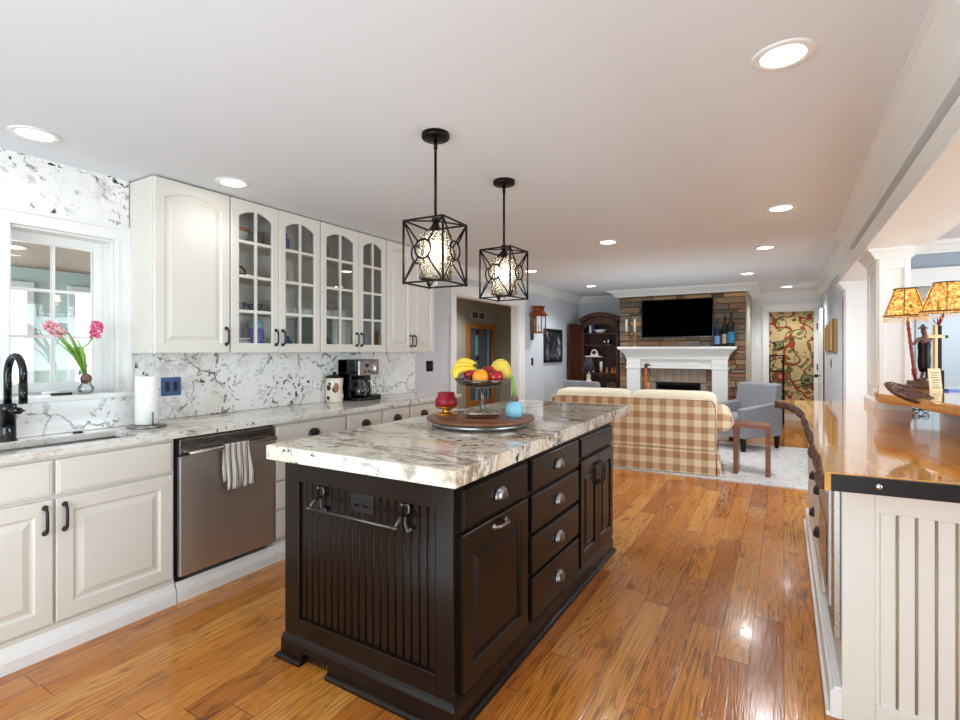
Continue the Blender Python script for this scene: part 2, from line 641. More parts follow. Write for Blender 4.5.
def stone_material():
    n = N('ledge_stone')
    a = n.n('ShaderNodeVertexColor')
    a.layer_name = 'tint'
    k = n.noise(n.obj, 9, 6, 0.7)
    c = n.mix(n.ramp(k, [(0.4, 0.0), (0.85, 0.22)]), a.outputs[0], S(96, 84, 74))
    c = n.mix(n.math('MULTIPLY', n.noise(n.obj, 30, 4), 0.4), c, S(206, 186, 164))
    n.bump(n.noise(n.obj, 26, 6, 0.7), 0.8, 0.03)
    return n.out(c, 0.85, spec=0.25)


def slab_material():
    n = N('live_edge_maple')
    w = n.warp(n.obj, 1.2, 0.3, 2)
    v = n.map(w, (9, 0.9, 9))
    k = n.noise(v, 1.3, 6, 0.6, 0.6)
    c = n.ramp(k, [(0.25, S(176, 106, 46)), (0.42, S(214, 144, 66)), (0.58, S(232, 172, 92)), (0.75, S(240, 196, 122))])
    b = n.ramp(n.noise(w, 2.1, 4, 0.6), [(0.45, 0.0), (0.7, 1.0)])
    c = n.mix(n.math('MULTIPLY', b, 0.45), c, S(186, 112, 50))
    n.bump(n.noise(n.map(n.obj, (5, 2, 5)), 2, 2), 0.02, 0.01)
    return n.out(c, 0.09, coat=0.6, coat_rough=0.04)


def bark_material():
    n = N('bark_edge')
    k = n.noise(n.map(n.obj, (18, 9, 30)), 1.5, 6, 0.7, 0.5)
    c = n.ramp(k, [(0.3, S(66, 44, 38)), (0.5, S(112, 80, 66)), (0.75, S(150, 116, 98))])
    n.bump(k, 0.8, 0.02)
    return n.out(c, 0.75, spec=0.25)


def rug_material():
    n = N('faded_rug')
    k = n.noise(n.map(n.obj, (5, 9, 1)), 2.5, 6, 0.75, 0.7)
    c = n.ramp(k, [(0.34, S(150, 152, 156)), (0.48, S(206, 204, 200)), (0.7, S(228, 224, 218))])
    n.bump(n.noise(n.obj, 260, 2), 0.5, 0.003)
    return n.out(c, 0.95, spec=0.1, sheen=0.2)


def cow_material():
    n = N('cow_spots')
    s = n.ramp(n.vor(n.map(n.obj, (1, 1, 1), loc=(0.3, 0.02, 0.12)), 13), [(0.30, 1.0), (0.315, 0.0)])
    return n.out(n.mix(s, S(240, 226, 206), S(26, 22, 22)), 0.25)


def towel_material():
    n = N('striped_towel')
    x, y, z = n.sep(n.obj)
    f = n.math('FRACT', n.math('DIVIDE', y, 0.034))
    c = n.ramp(f, [(0.0, S(232, 226, 218)), (0.4, S(118, 108, 102)), (0.52, S(226, 220, 212)), (0.62, S(96, 86, 82)), (0.84, S(230, 224, 216))], 'CONSTANT')
    c = n.mix(n.math('MULTIPLY', n.noise(n.obj, 260, 2), 0.2), c, S(180, 172, 166))
    n.bump(n.noise(n.obj, 320, 2), 0.4, 0.002)
    return n.out(c, 0.95, spec=0.1)


def fruit_material(name, a, b, scale=8, rough=0.3, bump=0.0, bscale=80):
    n = N(name)
    k = n.noise(n.obj, scale, 3)
    if bump: n.bump(n.noise(n.obj, bscale, 2), bump, 0.004)
    return n.out(n.mix(n.ramp(k, [(0.35, 0.0), (0.65, 1.0)]), a, b), rough)


def photo_material():
    n = N('dark_landscape_print')
    k = n.noise(n.map(n.obj, (1, 4, 3)), 1.2, 4, 0.6, 0.8)
    c = n.ramp(k, [(0.35, S(20, 22, 26)), (0.52, S(48, 50, 56)), (0.62, S(120, 126, 132)), (0.75, S(196, 202, 206))])
    return n.out(c, 0.15)


def shade_material():
    n = N('amber_mottled_shade')
    k = n.noise(n.obj, 60, 3, 0.6)
    c = n.ramp(k, [(0.35, S(120, 74, 24)), (0.52, S(210, 150, 70)), (0.7, S(244, 214, 140))])
    m = n.out(c, 0.8)
    n.t.links.new(c, n.b.inputs['Emission Color'])
    n.b.inputs['Emission Strength'].default_value = 0.85
    return m


def teak_box(name, dark, light, axis='z'):
    return wood(name, dark, light, axis)


def seeded_material():
    n = N('seeded_glass')
    t = n.n('ShaderNodeBsdfTransparent')
    t.inputs[0].default_value = (0.98, 0.98, 0.98, 1)
    d = n.n('ShaderNodeBsdfTranslucent')
    d.inputs[0].default_value = (0.95, 0.95, 0.94, 1)
    g = n.n('ShaderNodeBsdfGlossy')
    g.inputs['Roughness'].default_value = 0.06
    k = n.noise(n.map(n.obj, (1, 1, 0.5)), 55, 4, 0.65, 0.8)
    m1 = n.n('ShaderNodeMixShader')
    n.put(m1.inputs[0], n.ramp(k, [(0.45, 0.07), (0.62, 0.34)]))
    n.t.links.new(t.outputs[0], m1.inputs[1])
    n.t.links.new(d.outputs[0], m1.inputs[2])
    fr = n.n('ShaderNodeFresnel')
    fr.inputs[0].default_value = 1.45
    m2 = n.n('ShaderNodeMixShader')
    n.put(m2.inputs[0], fr.outputs[0])
    n.t.links.new(m1.outputs[0], m2.inputs[1])
    n.t.links.new(g.outputs[0], m2.inputs[2])
    n.t.links.new(m2.outputs[0], n.t.nodes['Material Output'].inputs[0])
    return n.m


M = {}
M['floor'] = floor_material()
M['ceiling'] = paint('ceiling_white', S(228, 231, 236), 0.85, 0.01)
M['wall'] = paint('blue_grey_wall', S(204, 207, 212), 0.8, 0.015)
M['pale_wall'] = paint('pale_hall_wall', S(228, 229, 232), 0.8, 0.01)
M['hall_wall'] = paint('olive_grey_wall', S(172, 168, 152), 0.8, 0.015)
M['trim'] = paint('trim_white', S(238, 237, 234), 0.4, 0.01)
M['cab'] = paint('cabinet_ivory', S(226, 221, 211), 0.42, 0.02)
M['glaze'] = paint('brown_glaze', S(168, 146, 118), 0.6, 0.2, 30)
M['cab_in'] = paint('cabinet_inside_grey', S(234, 231, 224), 0.6, 0.02)
M['esp'] = paint('espresso_paint', S(24, 14, 9), 0.24, 0.15, spec=0.28)
M['esp_in'] = paint('espresso_groove', S(26, 18, 15), 0.45, 0.1)
M['stone_top'] = granite('island_granite', S(240, 233, 218), S(222, 198, 156), S(126, 92, 64), (0.7, 1.8, 1.2), 1.0, 0.78, 0.07, 0.35, 1.0, 0.5, 0.46)
M['stone_side'] = granite('counter_granite', S(236, 232, 224), S(222, 206, 178), S(126, 96, 72), (1.6, 0.7, 1), 0.95, 0.5, 0.07, -0.2, 1.1, 0.5)
M['stone_wall'] = granite('splash_granite', S(248, 247, 245), S(238, 232, 222), S(150, 132, 114), (1, 1, 1), 1.0, 0.4, 0.1, 0.5, 1.0, 0.46, 0.53, 0.06)
M['steel'] = metal('brushed_steel', S(172, 166, 160), 0.28, (4, 4, 260))
M['dark_steel'] = metal('dark_steel', S(214, 208, 200), 0.52, (4, 4, 260))
M['chrome'] = metal('chrome', S(214, 214, 216), 0.12)
M['pewter'] = metal('pewter', S(150, 148, 146), 0.3)
M['iron'] = metal('wrought_iron', S(96, 92, 90), 0.35)
M['bronze'] = metal('oil_rubbed_bronze', S(46, 40, 38), 0.42)
M['black_metal'] = paint('black_metal', S(24, 22, 22), 0.35, 0.1)
M['black_gloss'] = paint('black_gloss', S(14, 14, 16), 0.12, 0.1)
M['fringe'] = paint('cream_bead_fringe', S(240, 214, 160), 0.4, 0.1, 60)
M['gold'] = metal('antique_gold', S(206, 150, 70), 0.3)
M['copper'] = metal('aged_copper', S(176, 96, 52), 0.35)
M['silver'] = metal('silver_plate', S(216, 208, 196), 0.16)
M['glass'] = glassy('clear_glass', (1, 1, 1, 1), 0.0)
M['seeded'] = seeded_material()
M['cab_glass'] = glassy('cabinet_glass', (0.96, 0.97, 0.97, 1), 0.08, 0.01)
M['bulb'] = glow('lamp_bulb', (1.0, 0.84, 0.6, 1), 30)
M['lens'] = glow('downlight_lens', (1.0, 0.97, 0.92, 1), 9)
M['plaid'] = plaid_material()
M['cream_fabric'] = fabric('cream_fabric', S(232, 222, 196))
M['grey_fabric'] = fabric('grey_tweed', S(150, 150, 158))
M['walnut'] = wood('walnut', S(84, 42, 22), S(140, 78, 44), 'x')
M['dark_wood'] = wood('dark_cherry', S(44, 20, 12), S(92, 46, 26), 'z')
M['oak_trim'] = wood('oak_trim', S(150, 92, 36), S(200, 140, 68), 'z')
M['tray_wood'] = wood('tray_wood', S(88, 52, 32), S(134, 84, 52), 'x')
M['gold_wood'] = wood('gilded_wood', S(170, 116, 44), S(220, 174, 92), 'z')
M['floral'] = floral_material()
M['ledge_stone'] = stone_material()
M['slab'] = slab_material()
M['bark'] = bark_material()
M['rug'] = rug_material()
M['soot'] = paint('soot_black', S(16, 15, 16), 0.9, 0.3)
M['tile'] = paint('brown_tile', S(150, 132, 118), 0.5, 0.3, 12)
M['slate'] = paint('slate_surround', S(96, 98, 108), 0.5, 0.25, 14)
M['screen'] = paint('tv_screen', S(2, 2, 2), 0.4, 0.1, spec=0.0)
M['white_china'] = paint('white_china', S(238, 236, 232), 0.2, 0.01)
M['paper'] = paint('paper_white', S(246, 244, 240), 0.9, 0.01)
M['wax'] = paint('ivory_wax', S(244, 232, 204), 0.5, 0.02)
M['red_wax'] = paint('red_wax', S(150, 6, 30), 0.4, 0.08)
M['blue_glaze'] = paint('pale_blue_glaze', S(140, 206, 226), 0.25, 0.06, 30)
M['navy'] = paint('navy_glaze', S(30, 50, 96), 0.2, 0.1)
M['cobalt'] = paint('cobalt_glaze', S(40, 90, 190), 0.2, 0.1)
M['blue_plate'] = paint('blue_steel_plate', S(64, 92, 142), 0.35, 0.1)
M['teal'] = paint('teal_glaze', S(120, 190, 190), 0.3, 0.05)
M['orange_band'] = paint('orange_glaze', S(206, 110, 40), 0.3, 0.05)
M['clay'] = paint('terracotta_clay', S(176, 118, 88), 0.7, 0.1)
M['smoke'] = paint('smoked_pottery', S(70, 60, 56), 0.3, 0.2)
M['brown'] = paint('brown_resin', S(84, 56, 38), 0.45, 0.25, 30)
M['red_lacquer'] = paint('red_lacquer', S(134, 48, 28), 0.35, 0.25, 40)
M['green'] = fruit_material('leaf_green', S(96, 150, 48), S(150, 190, 80), 12, 0.4)
M['pink'] = fruit_material('hyacinth_pink', S(214, 60, 120), S(240, 120, 160), 60, 0.6)
M['pale_pink'] = fruit_material('hyacinth_pale_pink', S(228, 140, 160), S(246, 190, 196), 60, 0.6)
M['bulb_skin'] = fruit_material('onion_brown', S(92, 62, 60), S(140, 104, 92), 20, 0.5)
M['banana'] = fruit_material('banana_yellow', S(238, 196, 40), S(246, 216, 76), 6, 0.4)
M['banana_tip'] = paint('banana_tip', S(76, 62, 26), 0.6)
M['orange'] = fruit_material('orange_peel', S(240, 146, 20), S(248, 168, 40), 6, 0.35, 0.4, 120)
M['apple'] = fruit_material('apple_red', S(140, 14, 22), S(190, 40, 34), 18, 0.2)
M['plum'] = fruit_material('plum_dark', S(52, 16, 30), S(84, 26, 40), 10, 0.25)
M['melon'] = fruit_material('melon_yellow', S(228, 196, 60), S(240, 216, 96), 30, 0.45, 0.3, 60)
M['cow'] = cow_material()
M['towel'] = towel_material()
M['print'] = photo_material()
M['shade'] = shade_material()
M['dark_shade'] = fabric('charcoal_shade', S(52, 50, 56))
M['teal_wall'] = paint('pale_teal_wall', S(176, 206, 206), 0.7, 0.02)
M['blue_door'] = paint('pale_blue_door', S(206, 222, 232), 0.45, 0.01)
M['blue_band'] = paint('slate_blue_wall', S(158, 168, 176), 0.75, 0.02)
M['green_band'] = paint('sea_green_wall', S(140, 186, 178), 0.75, 0.02)
M['patio'] = paint('sunroom_ceiling', S(132, 122, 112), 0.7, 0.05)
M['lawn'] = fruit_material('lawn_green', S(86, 120, 60), S(130, 160, 92), 9, 0.9)
M['leafs'] = fruit_material('shrub_green', S(60, 104, 56), S(150, 176, 120), 14, 0.8)
M['blossom'] = fruit_material('blossom_pink', S(226, 190, 196), S(244, 226, 226), 14, 0.8)
M['bark_mesh'] = bark_material()
M['straw'] = paint('straw_flowers', S(150, 132, 84), 0.8, 0.3, 40)
M['wine_glass'] = paint('bottle_dark_glass', S(22, 24, 24), 0.08, 0.2)
M['label_blue'] = paint('blue_bottle_label', S(110, 140, 190), 0.5, 0.2, 30)
M['label_teal'] = paint('teal_bottle_label', S(40, 110, 150), 0.5, 0.2, 30)
M['label_cream'] = paint('cream_bottle_label', S(180, 168, 140), 0.5, 0.4, 60)
M['wine_blue'] = paint('dark_blue_glass', S(24, 36, 70), 0.1, 0.2)
M['tan'] = paint('tan_card', S(224, 206, 168), 0.8, 0.05, 40)
M['pine'] = wood('pine', S(196, 150, 84), S(226, 188, 124), 'z')

# ------------------------------------------------------------------ the setting
CZ = 2.335                                   # ceiling height
WX = -3.31                                   # face of the left wall


def wall_with_holes(name, mat, axis, a0, a1, s0, s1, z0, z1, holes=()):
    """Wall slab a0..a1 thick, s0..s1 long; holes are (s0, s1, z0, z1)."""
    mb = MB()
    bx = (lambda p, q, r, t: mb.box(a0, a1, p, q, r, t)) if axis == 'x' else (lambda p, q, r, t: mb.box(p, q, a0, a1, r, t))
    cur = s0
    for h0, h1, hz0, hz1 in sorted(holes):
        if h0 > cur: bx(cur, h0, z0, z1)
        if hz0 > z0: bx(h0, h1, z0, hz0)
        if hz1 < z1: bx(h0, h1, hz1, z1)
        cur = h1
    if cur < s1: bx(cur, s1, z0, z1)
    return struct(mb.build(name, mat))


struct(MB().box(-6.2, 6, -2.8, 12.5, -0.1, 0.0).build('floor', M['floor']))
struct(MB().box(WX - 0.12, 0.66, -2.7, 12.0, CZ, CZ + 0.1).build('ceiling', M['ceiling']))
struct(MB().box(0.66, 5.2, -2.7, 9.0, 2.42, 2.52).build('ceiling_side', M['ceiling']))

WY0, WY1, WZ0, WZ1 = 0.942, 1.405, 1.115, 1.975          # kitchen window opening
wall_with_holes('wall_left', M['wall'], 'x', WX - 0.12, WX, -2.7, 9.1, 0, CZ, [(WY0, WY1, WZ0, WZ1), (4.93, 6.60, -0.01, 2.0)])
wall_with_holes('wall_back', M['wall'], 'y', 9.1, 9.2, WX - 0.12, -0.605, 0, CZ)
wall_with_holes('wall_hall_end', M['pale_wall'], 'y', 10.0, 10.1, -0.9, 0.62, 0, CZ, [(-0.236, 0.44, -0.01, 2.015)])
wall_with_holes('wall_right', M['wall'], 'x', 0.53, 0.66, 6.62, 12.0, 0, CZ)
wall_with_holes('wall_chimney_side', M['hall_wall'], 'x', -0.60, -0.486, 8.52, 10.0, 0, CZ)
wall_with_holes('wall_front', M['wall'], 'y', -2.7, -2.6, WX - 0.12, 5.2, 0, 2.42, [(-2.7, 0.7, 0.7, 2.2)])
wall_with_holes('wall_side', M['wall'], 'x', 5.0, 5.1, -2.7, 9.0, 0, 2.42, [(0.3, 4.9, 0.7, 2.2)])
# the next room: partition with a wide cased opening, and the far wall with a door
wall_with_holes('wall_partition', M['blue_band'], 'y', 6.62, 6.72, 0.66, 5.0, 0, 2.42, [(0.86, 3.2, -0.01, 1.99)])
wall_with_holes('wall_partition_far', M['green_band'], 'y', 8.3, 8.4, 0.66, 5.0, 0, 2.42)
# wallpapered room past the hall door
struct(MB().box(-1.6, 2.2, 11.4, 11.5, 0, CZ).build('wall_papered', M['floral']))
struct(MB().box(-1.6, 2.2, 11.38, 11.4, 0, 0.12).build('baseboard_papered', M['trim']))
wall_with_holes('wall_papered_left', M['floral'], 'x', -1.0, -0.9, 10.1, 11.4, 0, CZ)
# passage past the cased opening on the left
wall_with_holes('wall_passage', M['hall_wall'], 'x', -5.12, -5.0, 4.1, 9.1, 0, CZ)
wall_with_holes('wall_passage_near', M['hall_wall'], 'y', 4.0, 4.1, -5.12, WX - 0.12, 0, CZ)
wall_with_holes('wall_passage_far', M['hall_wall'], 'y', 9.1, 9.2, -5.12, WX - 0.12, 0, CZ)
struct(MB().box(-5.12, WX - 0.12, 4.0, 9.2, CZ, CZ + 0.1).build('ceiling_passage', M['ceiling']))
# sunroom past the kitchen window
wall_with_holes('wall_sunroom', M['teal_wall'], 'x', -5.9, -5.8, -1.0, 4.0, 0, 2.12, [(0.95, 1.77, 0.35, 1.90), (2.13, 2.95, 0.35, 1.90)])
wall_with_holes('wall_sunroom_near', M['teal_wall'], 'y', -1.1, -1.0, -5.9, WX - 0.12, 0, 2.12)
struct(MB().box(-5.9, WX - 0.12, -1.0, 4.0, 2.08, 2.2).build('ceiling_sunroom', M['patio']))
mb = MB()
for y0, y1 in ((0.95, 1.77), (2.13, 2.95)):
    for a, b in ((y0 - 0.05, y0), (y1, y1 + 0.05)): mb.box(-5.8, -5.77, a, b, 0.30, 1.95)
    mb.box(-5.8, -5.77, y0, y1, 1.90, 1.95).box(-5.8, -5.77, y0, y1, 0.30, 0.35)
    for k in (1, 2): mb.box(-5.86, -5.83, y0, y1, 0.35 + 0.5 * k - 0.012, 0.35 + 0.5 * k + 0.012)
    mb.box(-5.858, -5.832, (y0 + y1) / 2 - 0.012, (y0 + y1) / 2 + 0.012, 0.35, 1.90)
struct(mb.build('trim_sunroom', M['blue_door']))

# beam and crown along the right of the kitchen
struct(MB().box(0.53, 0.80, -2.6, 6.62, 2.06, CZ + 0.1).build('beam', M['wall'], bevel=0.003))
mb = MB()
prof = [(-0.06, 0), (-0.06, -0.135), (0.0, -0.135), (0.005, -0.12), (0.022, -0.105), (0.028, -0.085), (0.06, -0.05), (0.085, -0.03), (0.09, -0.016), (0.108, -0.014), (0.108, 0)]
sweep(mb, prof, [(0.47, 5.3, CZ), (0.47, -2.6, CZ)])
struct(mb.build('trim_crown_kitchen', M['trim']))
mb = MB()
sweep(mb, CROWN, [(0.53, 10.0, CZ), (0.53, 5.3, CZ)])
sweep(mb, [(0, 0), (0, -0.075), (0.03, -0.075), (0.035, -0.05), (0.055, -0.03), (0.07, -0.01), (0.07, 0)], [(0.53, 6.2, 2.12), (0.53, -2.6, 2.12)])
mb.box(0.485, 0.83, -2.6, 6.4, 2.044, 2.06)
struct(mb.build('trim_beam', M['trim']))


def column(x0, x1, y0, y1, z0, z1):
    mb = MB()
    mb.box(x0, x1, y0, y1, z0, z1)
    # applied stiles and rails on the two faces in view
    for a, b in ((x0, x0 + 0.038), (x1 - 0.034, x1)): mb.box(a, b, y0 - 0.012, y0, z0, z1)
    mb.box(x0 + 0.038, x1 - 0.034, y0 - 0.012, y0, z1 - 0.14, z1).box(x0 + 0.038, x1 - 0.034, y0 - 0.012, y0, z0, z0 + 0.16)
    for a, b in ((y0, y0 + 0.08), (y1 - 0.08, y1)): mb.box(x0 - 0.012, x0, a, b, z0, z1)
    mb.box(x0 - 0.012, x0, y0 + 0.08, y1 - 0.08, z1 - 0.14, z1).box(x0 - 0.012, x0, y0 + 0.08, y1 - 0.08, z0, z0 + 0.16)
    o = struct(mb.build('column', M['trim'], bevel=0.003))
    cap = MB()
    sweep(cap, [(-0.02, 0), (-0.02, -0.07), (0.012, -0.07), (0.02, -0.055), (0.035, -0.03), (0.055, -0.015), (0.055, 0)], [(x1 + 0.01, y0 - 0.01, z1), (x0 - 0.01, y0 - 0.01, z1), (x0 - 0.01, y1, z1)][::-1])
    sweep(cap, [(-0.02, 0), (0.022, 0), (0.022, 0.05), (0.012, 0.065), (-0.02, 0.075)], [(x1 + 0.01, y0 - 0.01, z0), (x0 - 0.01, y0 - 0.01, z0), (x0 - 0.01, y1, z0)][::-1])
    cap.build('capital_and_base', M['trim'], o)
    return o


column(0.566, 0.738, 4.46, 4.92, 0.932, 2.046)
column(0.545, 0.86, 6.42, 6.70, 0.0, 2.046)

# crown in the living room and hall
mb = MB()
sweep(mb, CROWN, [(WX, 4.15, CZ), (WX, 9.1, CZ), (-2.43, 9.1, CZ)])
sweep(mb, CROWN, [(-0.486, 10.0, CZ), (0.53, 10.0, CZ)])
struct(mb.build('trim_crown_living', M['trim']))
mb = MB()
sweep(mb, [(0, 0), (0, -0.11), (0.02, -0.11), (0.03, -0.09), (0.075, -0.055), (0.12, -0.03), (0.135, -0.012), (0.15, -0.01), (0.15, 0)], [(-2.40, 9.05, CZ), (-2.40, 8.46, CZ), (-0.478, 8.46, CZ), (-0.478, 10.0, CZ)][::1])
struct(mb.build('trim_crown_chimney', M['trim']))
# crown and head casing in the next room
mb = MB()
sweep(mb, CROWN, [(0.80, 6.62, 2.42), (5.0, 6.62, 2.42)])
mb.box(0.86, 3.3, 6.58, 6.62, 1.98, 2.13).box(0.84, 3.3, 6.56, 6.62, 2.13, 2.155)
mb.box(3.2, 3.32, 6.59, 6.62, 0, 1.99)
struct(mb.build('trim_partition', M['trim']))
# far door with its casing
mb = MB()
mb.box(1.24, 1.40, 8.26, 8.3, 0, 2.0).box(2.30, 2.42, 8.26, 8.3, 0, 2.0).box(1.22, 2.44, 8.25, 8.3, 2.0, 2.13)
struct(mb.build('trim_far_door', M['trim']))
d = MB()
door_front(d, frame((1.42, 8.29, 0.02), (1, 0, 0), (0, -1, 0)), 0.86, 1.96, t=0.03, stile=0.13)
dd = struct(d.build('door_far', M['blue_door']))
MB().box(1.405, 2.295, 8.285, 8.3, 0.0, 2.0).build('stop', M['blue_door'], dd)
MB().ball((1.48, 8.24, 0.98), 0.03).build('knob', M['black_metal'], dd)

# casing of the passage opening
mb = MB()
for a, b in ((4.93 - CASING, 4.93), (6.60, 6.60 + CASING + 0.05)): mb.box(WX, WX + 0.022, a, b, 0, 2.0)
mb.box(WX, WX + 0.022, 4.93 - CASING, 6.65 + CASING, 2.0, 2.0 + CASING)
mb.box(WX, WX + 0.034, 4.93 - CASING - 0.01, 6.66 + CASING, 2.0 + CASING, 2.13)
mb.box(WX - 0.125, WX, 4.93, 4.945, 0, 1.985).box(WX - 0.125, WX, 6.585, 6.60, 0, 1.985).box(WX - 0.125, WX, 4.93, 6.60, 1.985, 2.0)
struct(mb.build('trim_passage', M['trim'], bevel=0.003))
# baseboards
mb = MB()
sweep(mb, BASE, [(WX, 6.77, 0), (WX, 9.1, 0), (-2.43, 9.1, 0)])
sweep(mb, BASE, [(0.53, 9.9, 0), (0.53, 6.75, 0)])
mb.box(-5.0, -4.985, 4.1, 9.1, 0, 0.12)
struct(mb.build('baseboard_living', M['trim']))

# hall door: casing, open leaf against the right wall with hinges and knob
mb = MB()
for a, b in ((-0.236 - 0.085, -0.236), (0.44, 0.525)): mb.box(a, b, 9.975, 10.0, 0, 2.015)
mb.box(-0.32, 0.525, 9.975, 10.0, 2.015, 2.11).box(-0.33, 0.53, 9.965, 10.0, 2.11, 2.13)
mb.box(-0.236, -0.222, 10.0, 10.1, 0, 2.015).box(0.426, 0.44, 10.0, 10.1, 0, 2.015).box(-0.236, 0.44, 10.0, 10.1, 2.0, 2.015)
struct(mb.build('trim_hall_door', M['trim'], bevel=0.003))
d = MB()
door_front(d, frame((0.512, 9.30, 0.015), (0, 1, 0), (-1, 0, 0)), 0.66, 1.98, t=0.035, stile=0.11)
dl = struct(d.build('door_1', M['trim']))
k = MB()
k.cyl((0.48, 9.36, 0.95), (0.43, 9.36, 0.95), 0.01).ball((0.425, 9.36, 0.95), 0.028)
k.build('knob', M['black_metal'], dl)
for z in (0.35, 1.07, 1.74):
    MB().box(0.46, 0.475, 9.94, 9.972, z - 0.05, z + 0.05).build('hinge', M['black_metal'], dl)
for z in (1.0, 1.72):
    MB().box(-0.24, -0.215, 10.005, 10.03, z - 0.05, z + 0.05).build('hinge', M['black_metal'], dl)

# kitchen window: casing, jambs, sash with muntins, panes
mb = MB()
cw = 0.085
for a, b in ((WY0 - cw, WY0), (WY1, WY1 + cw)):
    mb.box(WX, WX + 0.02, a, b, WZ0 - 0.02, WZ1)
    mb.box(WX + 0.02, WX + 0.03, (a if a < WY0 else b - 0.022), (a + 0.022 if a < WY0 else b), WZ0 - 0.02, WZ1 + cw - 0.022)
    mb.box(WX + 0.02, WX + 0.025, (b - 0.02 if a < WY0 else a), (b if a < WY0 else a + 0.02), WZ0 - 0.02, WZ1)
mb.box(WX, WX + 0.02, WY0 - cw, WY1 + cw, WZ1, WZ1 + cw).box(WX + 0.02, WX + 0.03, WY0 - cw, WY1 + cw, WZ1 + cw - 0.022, WZ1 + cw)
mb.box(WX + 0.02, WX + 0.025, WY0, WY1, WZ1, WZ1 + 0.02)
for a, b in ((WY0, WY0 + 0.012), (WY1 - 0.012, WY1)): mb.box(WX - 0.16, WX, a, b, WZ0, WZ1)
mb.box(WX - 0.16, WX, WY0 + 0.012, WY1 - 0.012, WZ1 - 0.012, WZ1)
win = struct(mb.build('window_1', M['trim'], bevel=0.002))
gx = WX - 0.12
mb = MB()
a0, a1, b0, b1 = WY0 + 0.012, WY1 - 0.012, WZ0, WZ1 - 0.012
fw, fl, ft = 0.047, 0.024, 0.05
mb.box(gx - 0.02, gx + 0.02, a0, a0 + fl, b0, b1).box(gx - 0.02, gx + 0.02, a1 - fw, a1, b0, b1)
mb.box(gx - 0.02, gx + 0.02, a0 + fl, a1 - fw, b0, b0 + 0.05).box(gx - 0.02, gx + 0.02, a0 + fl, a1 - fw, b1 - ft, b1)
am = (a0 + fl + a1 - fw) / 2
mb.box(gx - 0.012, gx + 0.012, am - 0.008, am + 0.008, b0, b1)
for k in (1, 2):
    z = b0 + 0.05 + (b1 - b0 - 0.10) * k / 3
    mb.box(gx - 0.0105, gx + 0.0105, a0 + fl, a1 - fw, z - 0.008, z + 0.008)
mb.build('sash', M['trim'], win, bevel=0.002)
MB().box(gx - 0.003, gx + 0.003, a0 + 0.01, a1 - 0.01, b0 + 0.01, b1 - 0.01).build('pane', M['glass'], win)

# ledge under the window and its white sill
o = MB().box(WX + 0.001, -3.20, -0.5, 1.462, 0.914, 1.078).build('window_ledge', M['stone_wall'])
tag(o, 'stone faced ledge below the kitchen window behind the faucet', 'backsplash')
o = MB().box(WX - 0.16, -3.185, -0.5, 1.475, 1.078, 1.105).build('trim_sill', M['trim'], bevel=0.004)
struct(o)
o = MB().box(WX + 0.001, WX + 0.012, -0.5, 1.478, WZ1 + cw + 0.003, CZ).build('upper_backsplash', M['stone_wall'])
tag(o, 'white veined stone slab above the window up to the ceiling', 'backsplash')
o = MB().box(WX + 0.001, WX + 0.018, 1.478, 4.16, 0.914, 1.325).build('backsplash', M['stone_wall'])
tag(o, 'white veined stone splashback between counter and wall cabinets', 'backsplash')

# garden past the sunroom: lawn and shrubs
o = MB().box(-14, -6.0, -8, 10, -0.3, -0.2).build('lawn', M['lawn'])
struct(o)
for i, (y, x, h, mt, lb) in enumerate(((0.9, -8.2, 0.75, 'leafs', 'green shrub outside the sunroom, left window'), (2.1, -9.0, 0.9, 'blossom', 'pink blossoming shrub outside the sunroom'), (3.6, -8.4, 0.9, 'leafs', 'green shrub outside the sunroom, right window'))):
    rnd = random.Random(i)
    b = MB()
    for k in range(420):
        a, e = rnd.uniform(0, 2 * PI), rnd.uniform(-0.5, 1.4)
        r = rnd.uniform(0.5, 1.0)
        c = V((x + 0.7 * r * math.cos(a) * math.cos(e), y + 0.7 * r * math.sin(a) * math.cos(e), 0.4 + h * r * math.sin(e)))
        R = Matrix.Rotation(rnd.uniform(0, 6), 3, 'X') @ Matrix.Rotation(rnd.uniform(0, 6), 3, 'Z')
        q = [R @ V(t) * 0.09 + c for t in ((-1, 0, 0), (0, 0.5, 0.1), (1, 0, 0), (0, -0.5, 0.1))]
        b.add(q, [(0, 1, 2, 3)])
    sh = thing('garden_shrub', lb, 'shrub', (x, y, -0.2))
    b.build('foliage', M[mt], sh)
    MB().cyl((x, y, -0.2), (x, y, 0.6), 0.04, r2=0.02).build('stem', M['dark_wood'], sh)

# ------------------------------------------------------------------ left run: base cabinets, dishwasher, counter
FX = -2.775                                   # carcass front of the base cabinets
LF = lambda y, z, x=FX: frame((x, y, z), (0, 1, 0), (1, 0, 0))


def base_body(root, y0, y1, hollow=False):
    b = MB()
    if hollow:
        b.box(-3.30, FX - 0.001, y0, y0 + 0.015, 0.125, 0.876).box(-3.30, FX - 0.001, y1 - 0.015, y1, 0.125, 0.876).box(FX - 0.016, FX - 0.001, y0 + 0.015, y1 - 0.015, 0.125, 0.876).box(-3.30, FX - 0.016, y0 + 0.015, y1 - 0.015, 0.125, 0.14)
    else: b.box(-3.30, FX - 0.001, y0, y1, 0.125, 0.876)
    b.box(-3.30, FX + 0.012, y0, y1, 0.0, 0.085)
    b.box(-3.30, FX + 0.004, y0, y1, 0.085, 0.125)
    b.build('body', M['cab'], root, bevel=0.002)
    b = MB()
    b.loops([[(FX + o, y, h) for o, h in ((0.011, 0), (0.026, 0), (0.026, 0.05), (0.02, 0.07), (0.012, 0.085), (0.004, 0.105), (0.0, 0.105))] for y in (y0, y1)])
    b.build('plinth_moulding', M['trim'], root)


